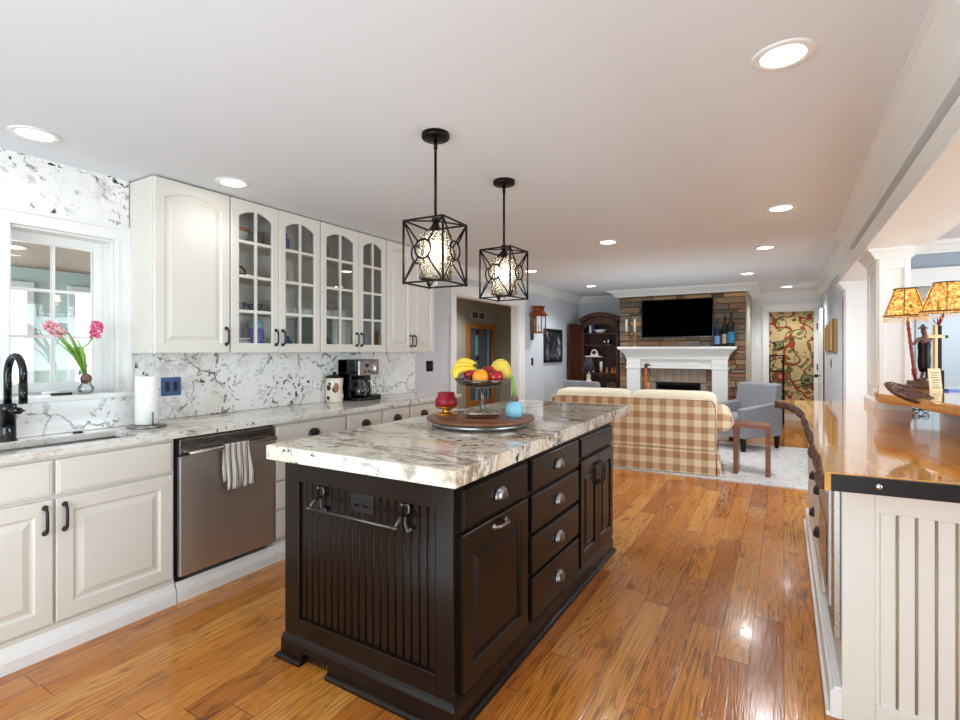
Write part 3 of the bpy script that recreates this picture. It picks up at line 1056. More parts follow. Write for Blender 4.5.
def add_door(root, M4, w, h, hu=None, hw=None, **kw):
    mb = MB()
    door_front(mb, M4, w, h, **kw)
    d = mb.build('door', M['cab'], root)
    if hu is not None:
        bow_pull('handle', M4 @ Matrix.Translation((hu, 0.021, hw)), M['black_metal'], d)
    return d


def add_drawer(root, M4, w, h, pull=None, mat='cab', pm='black_metal'):
    mb = MB()
    slab_front(mb, M4, w, h)
    d = mb.build('drawer', M[mat], root)
    if pull:
        for u in pull: cup_pull('cup_pull', M4 @ Matrix.Translation((u, 0.021, h * 0.52)), M[pm], d)
    return d


root = thing('sink_cabinet', 'ivory base cabinet under the sink with raised panel doors', 'cabinet', (-3.03, 0.92, 0))
base_body(root, 0.38, 1.458, True)
for y0, y1, hu in ((0.40, 0.935, 0.535 - 0.03), (0.946, 1.445, 0.03)):
    add_door(root, LF(y0, 0.14), y1 - y0, 0.545, hu, 0.46)
    add_drawer(root, LF(y0, 0.70), y1 - y0, 0.158)
root = thing('base_cabinet', 'ivory base cabinet left of the sink cabinet at the frame edge', 'cabinet', (-3.03, 0.1, 0))
base_body(root, -0.3, 0.378, True)
add_door(root, LF(-0.28, 0.14), 0.64, 0.545, 0.61, 0.46)
add_drawer(root, LF(-0.28, 0.70), 0.64, 0.158)

# dishwasher
root = thing('dishwasher', 'stainless steel dishwasher with a bar handle', 'dishwasher', (-3.03, 1.765, 0))
MB().box(-3.30, FX - 0.002, 1.468, 2.062, 0.13, 0.87).build('body', M['black_metal'], root)
MB().box(FX, FX + 0.03, 1.474, 2.056, 0.135, 0.775).build('door', M['dark_steel'], root, bevel=0.005)
MB().box(FX, FX + 0.026, 1.474, 2.056, 0.78, 0.865).build('control_panel', M['steel'], root, bevel=0.005)
b = MB()
b.tube([(FX + 0.075, 1.50, 0.795), (FX + 0.075, 2.035, 0.795)], 0.0105, 12)
for y in (1.515, 2.02): b.cyl((FX + 0.02, y, 0.795), (FX + 0.075, y, 0.795), 0.009)
b.build('bar_handle', M['steel'], root)
b = MB()
b.box(-3.30, FX + 0.012, 1.464, 2.064, 0.0, 0.085)
b.loops([[(FX + o, y, h) for o, h in ((0.011, 0), (0.026, 0), (0.026, 0.05), (0.02, 0.07), (0.012, 0.085), (0.004, 0.105), (0.0, 0.105))] for y in (1.464, 2.064)])
b.build('plinth', M['trim'], root)

# striped towel over the bar handle
b = MB()
prof = []
for i in range(15):
    t = i / 14
    prof.append((FX + 0.089 + 0.006 * math.sin(t * 5), 0.555 + (0.797 - 0.555) * t))
for i in range(1, 6): prof.append((FX + 0.075 + 0.0135 * math.cos(PI * i / 6), 0.797 + 0.0135 * math.sin(PI * i / 6)))
for i in range(10):
    t = i / 9
    prof.append((FX + 0.0615 - 0.006 * math.sin(t * PI), 0.797 - 0.2 * t))
ys = [1.690 + 0.150 * j / 18 for j in range(19)]
vs, fs = [], []
for j, y in enumerate(ys):
    for i, (x, z) in enumerate(prof):
        amp = 0.005 * min(1.0, abs(z - 0.797) * 6)
        yy = y + (y - 1.762) * 0.5 * max(0, 0.797 - z) + 0.08 * max(0, 0.797 - z)
        fall = 0.012 * math.sin(j * 0.9) * max(0, 0.62 - z) * 4
        vs.append((x + (amp * (1 + math.sin(j * 1.15 + 0.6)) if x > FX + 0.07 else -amp * 0.2), yy, z + fall))
n = len(prof)
for j in range(len(ys) - 1):
    for i in range(n - 1): fs.append((j * n + i, j * n + i + 1, (j + 1) * n + i + 1, (j + 1) * n + i))
o = MB().add(vs, fs, True).build('dish_towel', M['towel'], loc=(FX + 0.08, 0, 0.56))
so = o.modifiers.new('thickness', 'SOLIDIFY')
so.thickness, so.offset = 0.004, 0
tag(o, 'grey and white striped towel hung over the dishwasher handle', 'towel')

# drawer units to the right of the dishwasher
units = ((2.068, 2.678, 'wide ivory drawer cabinet right next to the dishwasher'), (2.684, 3.066, 'ivory drawer cabinet in front of the cow spotted canister'),
         (3.072, 3.414, 'ivory drawer cabinet under the right side of the coffee maker'), (3.42, 4.150, 'ivory drawer cabinet at the far end of the wall counter'))
for y0, y1, lb in units:
    root = thing('drawer_cabinet', lb, 'cabinet', (-3.03, (y0 + y1) / 2, 0), group='drawer cabinets of the wall counter')
    base_body(root, y0, y1)
    w = y1 - y0 - 0.012
    if y1 > 4:
        for k in range(2):
            add_drawer(root, LF(y0 + 0.006 + k * (w / 2 + 0.002), 0.70), w / 2 - 0.004, 0.158, (w / 4,))
            add_door(root, LF(y0 + 0.006 + k * (w / 2 + 0.002), 0.14), w / 2 - 0.004, 0.545)
    else:
        add_drawer(root, LF(y0 + 0.006, 0.70), w, 0.158, (w / 2,))
        for k in range(3): add_drawer(root, LF(y0 + 0.006, 0.14 + k * 0.184), w, 0.178, (w / 2,))

# counter with the sink cut out of it
HX0, HX1, HY0, HY1 = -3.09, -2.80, 0.42, 1.315
b = MB()
for bx in ((-3.309, HX0, -0.5, 4.18), (HX1, -2.725, -0.5, 4.18), (HX0, HX1, -0.5, HY0), (HX0, HX1, HY1, 4.18)): b.box(*bx, 0.878, 0.912)
o = b.build('countertop', M['stone_side'], loc=(-3.02, 1.8, 0.878), bevel=0.004)
tag(o, 'white and brown veined stone counter along the window wall', 'countertop')
b = MB()
b.loops([[(x, y, z) for x, y in ((HX0 - k, HY0 - k), (HX1 + k, HY0 - k), (HX1 + k, HY1 + k), (HX0 - k, HY1 + k))] for k, z in ((0.012, 0.876), (0.0, 0.876), (-0.012, 0.71), (-0.03, 0.69))], cap0=False)
o = b.build('kitchen_sink', M['steel'], loc=(-2.95, 0.75, 0.7))
tag(o, 'stainless steel sink sunk into the counter below the window', 'sink')

# faucet
fx, fy = -3.148, 0.895
root = thing('kitchen_faucet', 'black gooseneck faucet standing behind the sink', 'faucet', (fx, fy, 0.912))
b = MB()
b.lathe([(0.0, 0.912), (0.036, 0.912), (0.036, 0.917), (0.031, 0.922), (0.030, 1.045), (0.033, 1.047), (0.033, 1.085), (0.024, 1.09), (0, 1.09)], (fx, fy, 0), 24)
b.build('body', M['black_gloss'], root)
b = MB()
path = [(fx, fy, 1.08), (fx, fy, 1.2)]
R_ = 0.074
for i in range(0, 13): path.append((fx + R_ - R_ * math.cos(PI * i / 12), fy + 0.012 * i / 12, 1.235 + R_ * 1.08 * math.sin(PI * i / 12)))
path += [(fx + 2 * R_, fy + 0.012, 1.18)]
b.tube(path, 0.0155, 14)
b.build('spout', M['black_gloss'], root)
MB().cyl((fx + 2 * R_, fy + 0.012, 1.19), (fx + 2 * R_, fy + 0.012, 1.095), 0.0165, 16).build('spray_head', M['black_gloss'], root)
b = MB()
b.cyl((fx - 0.02, fy, 1.06), (fx + 0.105, fy + 0.01, 1.06), 0.016, 16)
b.tube([(fx + 0.10, fy + 0.01, 1.06), (fx + 0.15, fy + 0.014, 1.063)], 0.005, 8)
b.build('lever_handle', M['black_gloss'], root)
o = MB().lathe([(0, 0), (0.022, 0), (0.022, 0.005), (0.015, 0.009), (0, 0.009)], (-3.14, 1.17, 0.912)).build('air_switch', M['black_metal'], loc=(-3.14, 1.17, 0.912))
tag(o, 'small round black button on the counter behind the sink', 'button')

# window sill: knife rest things and the hyacinths in their bulb glass
kz = 1.105
root = thing('paring_knife', 'small knife lying on the white window sill', 'knife', (-3.25, 1.05, kz))
MB().prism([(-3.262, 1.00), (-3.25, 0.985), (-3.238, 1.09), (-3.25, 1.09)], kz, kz + 0.004).build('blade', M['silver'], root)
MB().tube([(-3.244, 1.09, kz + 0.007), (-3.24, 1.18, kz + 0.007)], 0.007, 8).build('handle', M['black_metal'], root)
o = MB().pillow(-3.29, -3.26, 1.06, 1.13, kz, kz + 0.022).build('soap_bar', M['white_china'], loc=(-3.275, 1.1, kz))
tag(o, 'small white bar of soap on the window sill behind the knife', 'soap')
vx, vy = -3.245, 1.245
root = thing('hyacinth_vase', 'clear bulb vase with pink hyacinths on the window sill', 'flower', (vx, vy, kz))
MB().lathe([(0, 0.004), (0.03, 0.004), (0.038, 0.02), (0.038, 0.035), (0.022, 0.055), (0.024, 0.07), (0.02, 0.068), (0.018, 0.055), (0.034, 0.034), (0.03, 0.012), (0, 0.01)], (vx, vy, kz)).build('vase', M['cab_glass'], root)
MB().ball((vx, vy, kz + 0.082), 0.026, 0.026, 0.03).build('bulb', M['bulb_skin'], root)
b = MB()
top1, top2 = V((vx - 0.01, vy - 0.135, kz + 0.345)), V((vx + 0.03, vy + 0.035, kz + 0.345))
base = V((vx, vy, kz + 0.10))
b.tube([base, base * 0.5 + top1 * 0.5 + V((0.01, 0.015, 0.01)), top1], [0.006, 0.006, 0.004], 8)
b.tube([base * 0.5 + top1 * 0.5 + V((0.01, 0.015, 0.0)), base * 0.35 + top2 * 0.65 + V((0, -0.02, 0.01)), top2], [0.004, 0.005, 0.004], 8)
for k, (dy, dz, w) in enumerate(((-0.12, 0.22, 0.012), (-0.085, 0.25, 0.013), (-0.15, 0.2, 0.011), (-0.05, 0.2, 0.012))):
    p1 = base + V((0.015 * (k - 1.5), dy * 0.4, dz * 0.55))
    p2 = base + V((0.02 * (k - 1.5), dy, dz))
    b.tube([base, p1, p2], [w * 0.6, w, 0.002], 6, flat=0.35)
b.build('leaves', M['green'], root)
rnd = random.Random(3)
for nm, tp, mt, ax in (('pale_bloom', top1, 'pale_pink', V((-0.1, -0.75, 0.65))), ('bloom', top2, 'pink', V((0.05, 0.12, 1)))):
    b = MB()
    ax.normalize()
    for k in range(70):
        t = rnd.uniform(-0.045, 0.05)
        a = rnd.uniform(0, 2 * PI)
        rr = 0.026 * math.sqrt(max(0.05, 1 - (t / 0.056) ** 2)) * rnd.uniform(0.7, 1.1)
        s1 = ax.cross(V((1, 0, 0.2))).normalized()
        s2 = ax.cross(s1)
        c = tp + ax * t + (s1 * math.cos(a) + s2 * math.sin(a)) * rr
        b.ball(c, rnd.uniform(0.006, 0.010), n=6, m=4)
    o = b.build(nm, M[mt], root)

# paper towel on its stand
px, py = -3.06, 1.462
root = thing('paper_towel_holder', 'white paper towel roll on a round metal stand beside the sink', 'paper towel', (px, py, 0.912))
MB().lathe([(0, 0), (0.095, 0), (0.098, 0.006), (0.09, 0.014), (0.02, 0.016), (0.006, 0.02), (0.006, 0.29), (0.01, 0.295), (0, 0.303)], (px, py, 0.912), 28).build('stand', M['pewter'], root)
MB().lathe([(0.02, 0.018), (0.056, 0.018), (0.057, 0.02), (0.057, 0.282), (0.056, 0.284), (0.02, 0.284), (0.02, 0.018)], (px, py, 0.912), 32).build('paper_roll', M['paper'], root)
MB().tube([(px + 0.085, py - 0.01, 0.925), (px + 0.085, py - 0.01, 1.0)], 0.005, 8).build('tension_arm', M['pewter'], root)


# plates on the walls
def wall_plate(name, label, cat, M4, w, h, mat, keys, kmat, key_h=0.035):
    root = thing(name, label, cat, M4.translation)
    b = MB(M4)
    b.box(-w / 2, w / 2, 0, 0.006, -h / 2, h / 2)
    b.build('plate', mat, root, bevel=0.002)
    for u in keys: MB(M4).box(u - 0.011, u + 0.011, 0.006, 0.011, -key_h / 2, key_h / 2).build('rocker', kmat, root, bevel=0.001)
    return root


wall_plate('outlet_plate', 'blue steel outlet plate on the stone splashback above the paper towel', 'outlet', LF(1.712, 1.115, WX + 0.018), 0.12, 0.115, M['blue_plate'], (-0.024, 0.024), M['black_metal'], 0.06)
wall_plate('switch_plate', 'dark bronze switch plate on grey wall below the last wall cabinet', 'switch', LF(4.43, 1.17, WX), 0.12, 0.115, M['bronze'], (-0.024, 0.024), M['black_metal'])
wall_plate('light_switch', 'narrow black light switch on the wall under the lantern', 'switch', LF(7.05, 1.17, WX), 0.07, 0.115, M['black_metal'], (0,), M['black_metal'])
wall_plate('wall_switch', 'small black switch on the right hall wall under the gilded panels', 'switch', frame((0.53, 8.0, 1.17), (0, -1, 0), (-1, 0, 0)), 0.07, 0.115, M['black_metal'], (0,), M['black_metal'])
wall_plate('hall_plate', 'white switch plate on the wall left of the hall door', 'switch', frame((-0.40, 10.0, 1.45), (1, 0, 0), (0, -1, 0)), 0.07, 0.115, M['white_china'], (0,), M['white_china'])

# canister and coffee maker
cx, cy = -3.215, 2.985
root = thing('cow_canister', 'white canister with black cow spots next to the coffee maker', 'canister', (cx, cy, 0.912))
MB().lathe([(0, 0), (0.068, 0), (0.07, 0.006), (0.07, 0.018), (0.068, 0.02), (0.072, 0.04), (0.066, 0.12), (0.072, 0.195), (0.07, 0.2), (0, 0.2)], (cx, cy, 0.912)).build('jar', M['cow'], root)
MB().lathe([(0.0, 0.2), (0.074, 0.2), (0.074, 0.21), (0.06, 0.222), (0.02, 0.228), (0.012, 0.232), (0.018, 0.244), (0, 0.252)], (cx, cy, 0.912)).build('lid', M['black_gloss'], root)
MB().box(cx + 0.05, cx + 0.072, cy - 0.035, cy + 0.035, 0.955, 0.975).build('base_band', M['white_china'], root, bevel=0.004)
b = MB()
b.ball((cx + 0.060, cy - 0.035, 1.035), 0.012, 0.024, 0.04)
b.build('painted_face', M['clay'], root)
qx0, qx1, qy0, qy1, qz = -3.285, -3.05, 3.09, 3.375, 0.912
root = thing('coffee_maker', 'black and chrome coffee maker with glass carafe on the counter', 'coffee maker', (-3.15, 3.25, qz))
b = MB()
b.box(qx0, qx1, qy0, qy1, qz, qz + 0.03).box(qx0, qx0 + 0.11, qy0, qy1, qz + 0.03, qz + 0.35).box(qx0, qx1 - 0.03, qy0, qy1, qz + 0.235, qz + 0.35)
b.box(qx0, qx1 - 0.09, qy0, qy0 + 0.02, qz + 0.03, qz + 0.24)
b.build('body', M['black_gloss'], root, bevel=0.006)
MB().box(qx1 - 0.03, qx1 - 0.004, qy0 + 0.015, qy0 + 0.165, qz + 0.215, qz + 0.345).build('control_panel', M['steel'], root, bevel=0.006)
MB().lathe([(0, 0), (0.05, 0), (0.052, 0.004), (0.052, 0.12), (0.045, 0.125), (0, 0.125)], (qx1 - 0.05, qy1 - 0.055, qz + 0.222)).build('pod_brewer', M['steel'], root)
b = MB()
b.cyl((qx1 - 0.004, qy0 + 0.11, qz + 0.30), (qx1 + 0.004, qy0 + 0.11, qz + 0.30), 0.017)
for k in range(2): b.cyl((qx1 - 0.004, qy0 + 0.085 + 0.05 * k, qz + 0.25), (qx1 + 0.003, qy0 + 0.085 + 0.05 * k, qz + 0.25), 0.009)
b.build('dial', M['navy'], root)
gcx, gcy = qx1 - 0.075, qy0 + 0.105
MB().lathe([(0, 0.032), (0.06, 0.032), (0.068, 0.05), (0.07, 0.09), (0.05, 0.15), (0.042, 0.165), (0.046, 0.18), (0.04, 0.18), (0.038, 0.165), (0.046, 0.148), (0.066, 0.09), (0.064, 0.052), (0.058, 0.036), (0, 0.036)], (gcx, gcy, qz)).build('carafe', M['cab_glass'], root)
MB().lathe([(0, 0.178), (0.05, 0.178), (0.05, 0.192), (0.03, 0.203), (0, 0.203)], (gcx, gcy, qz)).build('carafe_lid', M['black_gloss'], root)
MB().lathe([(0, 0.037), (0.056, 0.037), (0.063, 0.052), (0.066, 0.085), (0, 0.085)], (gcx, gcy, qz)).build('coffee', M['soot'], root)
MB().tube([(gcx + 0.045, gcy + 0.02, qz + 0.175), (gcx + 0.095, gcy + 0.045, qz + 0.16), (gcx + 0.1, gcy + 0.048, qz + 0.09), (gcx + 0.066, gcy + 0.03, qz + 0.06)], 0.009, 8).build('carafe_handle', M['chrome'], root)
MB().box(qx1 - 0.12, qx1 + 0.0, qy1 - 0.12, qy1 - 0.012, qz + 0.03, qz + 0.045).build('drip_tray', M['black_metal'], root, bevel=0.003)

# ------------------------------------------------------------------ wall cabinets
UX = -3.052                                   # carcass front; doors add 21 mm
UZ0, UZ1 = 1.325, 2.326
UF = lambda y, z: frame((UX, y, z), (0, 1, 0), (1, 0, 0))
SHELF = (1.60, 1.829, 2.056)


def upper(label, y0, y1, doors, glazed, group):
    root = thing('wall_cabinet', label, 'cabinet', (-3.18, (y0 + y1) / 2, UZ0), group=group)
    b = MB()
    t = 0.016
    b.box(WX + 0.002, UX, y0, y0 + t, UZ0, UZ1).box(WX + 0.002, UX, y1 - t, y1, UZ0, UZ1)
    b.box(WX + 0.002, UX, y0 + t, y1 - t, UZ0, UZ0 + t).box(WX + 0.002, UX, y0 + t, y1 - t, UZ1 - t, UZ1)
    b.build('body', M['cab'], root, bevel=0.0015)
    MB().box(WX + 0.002, WX + 0.01, y0 + t, y1 - t, UZ0 + t, UZ1 - t).build('back_panel', M['cab_in'], root)
    if glazed:
        for z in SHELF: MB().box(WX + 0.01, UX - 0.02, y0 + t, y1 - t, z - 0.012, z).build('shelf', M['cab_in'], root)
    h = UZ1 - UZ0
    for a, w, side in doors:
        F4 = UF(a, UZ0)
        mb = MB()
        door_front(mb, F4, w, h, stile=0.052, rail=0.06, rise=0.045, raised=not glazed, rtop=0.06)
        if glazed:
            mb.M = F4
            mb.box(w / 2 - 0.009, w / 2 + 0.009, 0.003, 0.0195, 0.06, h - 0.062)
            for z in SHELF: mb.box(0.05, w - 0.05, 0.004, 0.019, z - UZ0 - 0.011, z - UZ0 + 0.008)
            mb.M = None
        d = mb.build('door', M['cab'], root)
        if glazed:
            g = MB(F4)
            g.prism(arch_poly(0.05, w - 0.05, 0.058, h - 0.058, 0.045), 0.007, 0.010, 'y')
            g.build('pane', M['cab_glass'], d)
        bow_pull('handle', F4 @ Matrix.Translation((w - 0.026 if side > 0 else 0.026, 0.021, 0.105)), M['black_metal'], d, l=0.1)
    return root


upper('ivory single door wall cabinet nearest the window', 1.484, 1.942, [(1.489, 0.450, 1)], False, None)
upper('glazed wall cabinet next to the single door one, blue jar inside', 1.945, 2.674, [(1.949, 0.355, 1), (2.307, 0.364, -1)], True, 'glazed wall cabinets')
upper('glazed wall cabinet above the coffee maker', 2.677, 3.424, [(2.681, 0.397, 1), (3.081, 0.340, -1)], True, 'glazed wall cabinets')
upper('ivory double door wall cabinet at the far end of the row', 3.427, 4.142, [(3.431, 0.351, 1), (3.785, 0.354, -1)], False, None)


# crockery behind the glass
def pot(name, label, cat, x, y, z, parts, group=None):
    """parts: list of (part name or None, profile, material); one part without a name makes a single mesh."""
    if len(parts) == 1:
        o = MB().lathe(parts[0][1], (x, y, z), 20).build(name, M[parts[0][2]], loc=(x, y, z))
        return tag(o, label, cat, group)
    r = thing(name, label, cat, (x, y, z), group=group)
    for nm, pr, mt in parts: MB().lathe(pr, (x, y, z), 20).build(nm, M[mt], r)
    return r


bowl = lambda r, h: [(0, 0), (r * 0.5, 0), (r * 0.55, 0.006), (r * 0.9, h * 0.6), (r, h), (r * 0.95, h), (r * 0.84, h * 0.6), (r * 0.45, 0.014), (0, 0.012)]
cup = lambda r, h: [(0, 0), (r * 0.7, 0), (r * 0.95, h * 0.2), (r, h), (r * 0.92, h), (r * 0.86, h * 0.2), (0, 0.01)]
jar = lambda r, h: [(0, 0), (r * 0.8, 0), (r, h * 0.12), (r, h * 0.75), (r * 0.7, h * 0.92), (r * 0.72, h), (0, h)]
Z0, Z1, Z2, Z3 = UZ0 + 0.016, 1.60, 1.829, 2.056
pot('bowl', 'big white bowl with an orange band on the top shelf', 'bowl', -3.19, 2.075, Z3, [('bowl_body', bowl(0.095, 0.12), 'white_china'), ('band', [(0.094, 0.085), (0.099, 0.086), (0.1, 0.108), (0.095, 0.108), (0.094, 0.085)], 'orange_band')])
pot('basket_cup', 'small brown cup beside the orange banded bowl', 'cup', -3.12, 2.208, Z3, [(None, cup(0.04, 0.1), 'brown')])
pot('cookie_jar', 'blue lidded jar on the top shelf behind glass', 'jar', -3.17, 2.42, Z3, [('jar_body', jar(0.066, 0.13), 'cobalt'), ('lid', [(0, 0.13), (0.052, 0.13), (0.05, 0.142), (0.012, 0.148), (0.01, 0.16), (0, 0.162)], 'cobalt')])
b = MB()
b.prism([(2.80, Z3), (2.86, Z3), (2.86, Z3 + 0.10), (2.83, Z3 + 0.15), (2.80, Z3 + 0.10)], -3.19, -3.13, 'x')
o = b.build('house_ornament', M['clay'], loc=(-3.16, 2.83, Z3), bevel=0.003)
tag(o, 'terracotta house shaped ornament on the top shelf', 'ornament')
pot('pitcher', 'dark little pitcher on the top shelf right of the house ornament', 'pitcher', -3.14, 2.945, Z3, [(None, jar(0.03, 0.075), 'smoke')])
pot('egg_cup', 'white egg cup beside the dark little pitcher', 'cup', -3.1, 2.905, Z3, [(None, cup(0.018, 0.06), 'white_china')])
for k, (y, lb) in enumerate(((3.20, 'left white cup on the top shelf of the last glazed door'), (3.262, 'right white cup on the top shelf of the last glazed door'))):
    pot('cup', lb, 'cup', -3.13, y, Z3, [(None, cup(0.028, 0.06), 'white_china')], 'white cups on the top shelf')
pot('snow_globe', 'small domed glass trinket on the second shelf', 'ornament', -3.12, 2.055, Z2, [('dome', [(0, 0.02), (0.05, 0.02), (0.046, 0.05), (0.03, 0.072), (0, 0.082)], 'seeded'), ('base', [(0, 0), (0.055, 0), (0.052, 0.02), (0, 0.02)], 'brown')])
for k, (y, lb) in enumerate(((2.375, 'leftmost tall white tumbler under the blue jar'), (2.425, 'middle tall white tumbler under the blue jar'), (2.475, 'rightmost tall white tumbler under the blue jar'))):
    pot('tumbler', lb, 'glass', -3.13, y, Z2, [(None, cup(0.022, 0.1), 'white_china')], 'white tumblers')
pot('stem_glass', 'small wine glass alone on the second shelf', 'glass', -3.12, 2.765, Z2, [(None, [(0, 0), (0.025, 0), (0.004, 0.008), (0.004, 0.04), (0.022, 0.06), (0.02, 0.08), (0.003, 0.05)], 'seeded')])
pot('wine_decanter', 'patterned red and black decanter on the second shelf', 'decanter', -3.12, 3.195, Z2, [('flask', jar(0.038, 0.13), 'plum'), ('stopper', [(0, 0.13), (0.012, 0.13), (0.016, 0.16), (0, 0.172)], 'silver')])
pot('mixing_bowl', 'navy blue bowl on the third shelf, left', 'bowl', -3.16, 2.075, Z1, [(None, bowl(0.06, 0.065), 'navy')], 'navy bowls')
pot('mixing_bowl', 'navy blue bowl on the third shelf, right of its twin', 'bowl', -3.15, 2.2, Z1, [(None, bowl(0.055, 0.06), 'navy')], 'navy bowls')
pot('cream_pot', 'cream and gold pot on the third shelf', 'pot', -3.15, 2.40, Z1, [('pot_body', jar(0.06, 0.085), 'tan'), ('lid', [(0, 0.085), (0.06, 0.085), (0.075, 0.1), (0.02, 0.108), (0, 0.115)], 'white_china')])
pot('serving_plate', 'pale teal plate stack beside the cream pot', 'plate', -3.14, 2.565, Z1, [(None, [(0, 0), (0.05, 0), (0.078, 0.03), (0.078, 0.04), (0, 0.03)], 'teal')])
for y, r, lb in ((2.80, 0.045, 'silver lidded sugar pot on the third shelf, left'), (2.945, 0.042, 'silver lidded sugar pot on the third shelf, right')):
    pot('sugar_pot', lb, 'pot', -3.13, y, Z1, [('pot_body', jar(r, 0.07), 'white_china'), ('lid', [(0, 0.07), (r, 0.07), (r, 0.078), (r * 0.4, 0.1), (0, 0.115)], 'pewter')], 'silver lidded sugar pots')
pot('glass_dish', 'low clear glass dish on the third shelf of the last glazed door', 'dish', -3.13, 3.2, Z1, [(None, bowl(0.045, 0.045), 'seeded')])
for k in range(4):
    pot('plate', 'white dinner plate in the stack on the bottom shelf', 'plate', -3.15, 2.065, Z0 + 0.022 * k, [(None, [(0, 0), (0.06, 0), (0.086, 0.014), (0.086, 0.018), (0.058, 0.006), (0, 0.006)], 'white_china')], 'plates stacked on the bottom shelf')
pot('water_pitcher', 'blue pitcher on the bottom shelf beside the plate stack', 'pitcher', -3.15, 2.205, Z0, [('pitcher_body', jar(0.055, 0.19), 'cobalt'), ('spout', [(0.04, 0.15), (0.05, 0.15), (0.052, 0.2), (0.044, 0.2), (0.04, 0.15)], 'blue_glaze')])
pot('storage_jar', 'dark pottery jar on the bottom shelf of the coffee maker cabinet', 'jar', -3.14, 2.825, Z0, [('jar_body', jar(0.042, 0.09), 'smoke'), ('lid', [(0, 0.09), (0.032, 0.09), (0.03, 0.1), (0.008, 0.106), (0, 0.112)], 'smoke')])
o = MB().lathe([(0, -0.006), (0.05, -0.006), (0.056, 0.004), (0.05, 0.006), (0.03, 0), (0, 0)], (-3.15, 2.955, Z0 + 0.056), M=Matrix.Rotation(1.35, 3, 'Y')).build('saucer', M['white_china'], loc=(-3.15, 2.955, Z0))
tag(o, 'round patterned saucer standing upright on the bottom shelf', 'plate')
pot('soup_bowl', 'white soup bowl on the bottom shelf of the last glazed door', 'bowl', -3.14, 3.19, Z0, [(None, bowl(0.058, 0.075), 'white_china')])
pot('storage_jar', 'dark pottery jar beside the white soup bowl', 'jar', -3.14, 3.33, Z0, [(None, jar(0.035, 0.08), 'smoke')])
pot('casserole', 'blue grey casserole on the bottom shelf under the cream pot', 'pot', -3.15, 2.42, Z0, [('pot_body', jar(0.07, 0.09), 'label_teal'), ('lid', [(0, 0.09), (0.055, 0.09), (0.05, 0.102), (0.012, 0.11), (0, 0.122)], 'label_teal')])

# ------------------------------------------------------------------ island
IX0, IX1, IY0, IY1 = -1.880, -0.990, 1.460, 3.335
TZ = 0.935
root = thing('kitchen_island', 'espresso brown island with beadboard end and cup pull drawers', 'island', (-1.43, 2.39, 0))
b = MB()
b.box(IX0 + 0.02, IX1 - 0.02, IY0 + 0.02, IY1, 0.02, 0.872)
b.build('body', M['esp'], root)
# near end: stiles and rails round a sunk beadboard
b = MB()
b.box(IX0, IX0 + 0.09, IY0, IY0 + 0.022, 0.10, 0.872).box(IX1 - 0.075, IX1, IY0, IY0 + 0.022, 0.10, 0.872)
b.box(IX0 + 0.09, IX1 - 0.075, IY0, IY0 + 0.022, 0.775, 0.872).box(IX0 + 0.09, IX1 - 0.075, IY0, IY0 + 0.022, 0.10, 0.185)
b.box(IX0, IX0 + 0.02, IY0 + 0.022, IY1, 0.1, 0.872)
b.build('end_frame', M['esp'], root, bevel=0.003)
b = MB()
x = IX0 + 0.09
W_ = (IX1 - 0.075 - x) / 19
for k in range(19):
    b.prism([(x + 0.001, IY0 + 0.02), (x + 0.001, IY0 + 0.015), (x + 0.003, IY0 + 0.0125), (x + W_ - 0.010, IY0 + 0.0125), (x + W_ - 0.008, IY0 + 0.015), (x + W_ - 0.0075, IY0 + 0.02)], 0.185, 0.775)
    b.cyl((x + W_ - 0.0035, IY0 + 0.0168, 0.185), (x + W_ - 0.0035, IY0 + 0.0168, 0.775), 0.0028, 8)
    x += W_
b.build('beadboard', M['esp'], root)
# base moulding with the cut-out for the floor vent
b = MB()
mold = [(-0.01, 0), (0.012, 0), (0.012, 0.082), (0.007, 0.098), (0.0, 0.108), (-0.01, 0.108)]
shoe = [(0.010, 0), (0.030, 0), (0.030, 0.01), (0.024, 0.02), (0.010, 0.024)]
moldU = [(-0.01, 0.052), (0.012, 0.052)] + mold[2:]
sweep(b, mold, [(-1.755, IY0, 0), (IX0, IY0, 0), (IX0, IY1, 0), (IX1, IY1, 0), (IX1, IY0, 0), (-1.60, IY0, 0)][::-1])
sweep(b, moldU, [(-1.60, IY0, 0), (-1.755, IY0, 0)][::-1])
sweep(b, shoe, [(-1.755, IY0, 0), (IX0, IY0, 0), (IX0, IY1, 0), (IX1, IY1, 0), (IX1, IY0, 0), (-1.60, IY0, 0)][::-1])
b.build('base_moulding', M['esp'], root, bevel=0.0015)
b = MB()
for k in range(9): b.box(-1.75 + k * 0.0165, -1.744 + k * 0.0165, IY0 + 0.014, IY0 + 0.019, 0.004, 0.05)
b.build('floor_vent', M['black_metal'], root)
# long side: face frame, drawers and doors
RF = lambda y, z: frame((IX1 - 0.001, y, z), (0, 1, 0), (1, 0, 0))
b = MB()
b.box(IX1 - 0.02, IX1, IY0 + 0.022, IY1, 0.10, 0.872)
b.build('face_frame', M['esp'], root)


def esp_drawer(y0, y1, z0, z1, pull=True):
    mb = MB()
    slab_front(mb, RF(y0, z0), y1 - y0, z1 - z0, t=0.022, lip=0.008)
    d = mb.build('drawer', M['esp'], root)
    if pull: cup_pull('cup_pull', RF(y0, z0) @ Matrix.Translation(((y1 - y0) / 2, 0.022, (z1 - z0) * 0.5)), M['pewter'], d, w=0.095, h=0.046, d=0.03)


def esp_door(y0, y1, z0, z1):
    mb = MB()
    door_front(mb, RF(y0, z0), y1 - y0, z1 - z0, t=0.022, stile=0.068 if y1 - y0 > 0.4 else 0.05, rail=0.075)
    return mb.build('door', M['esp'], root)


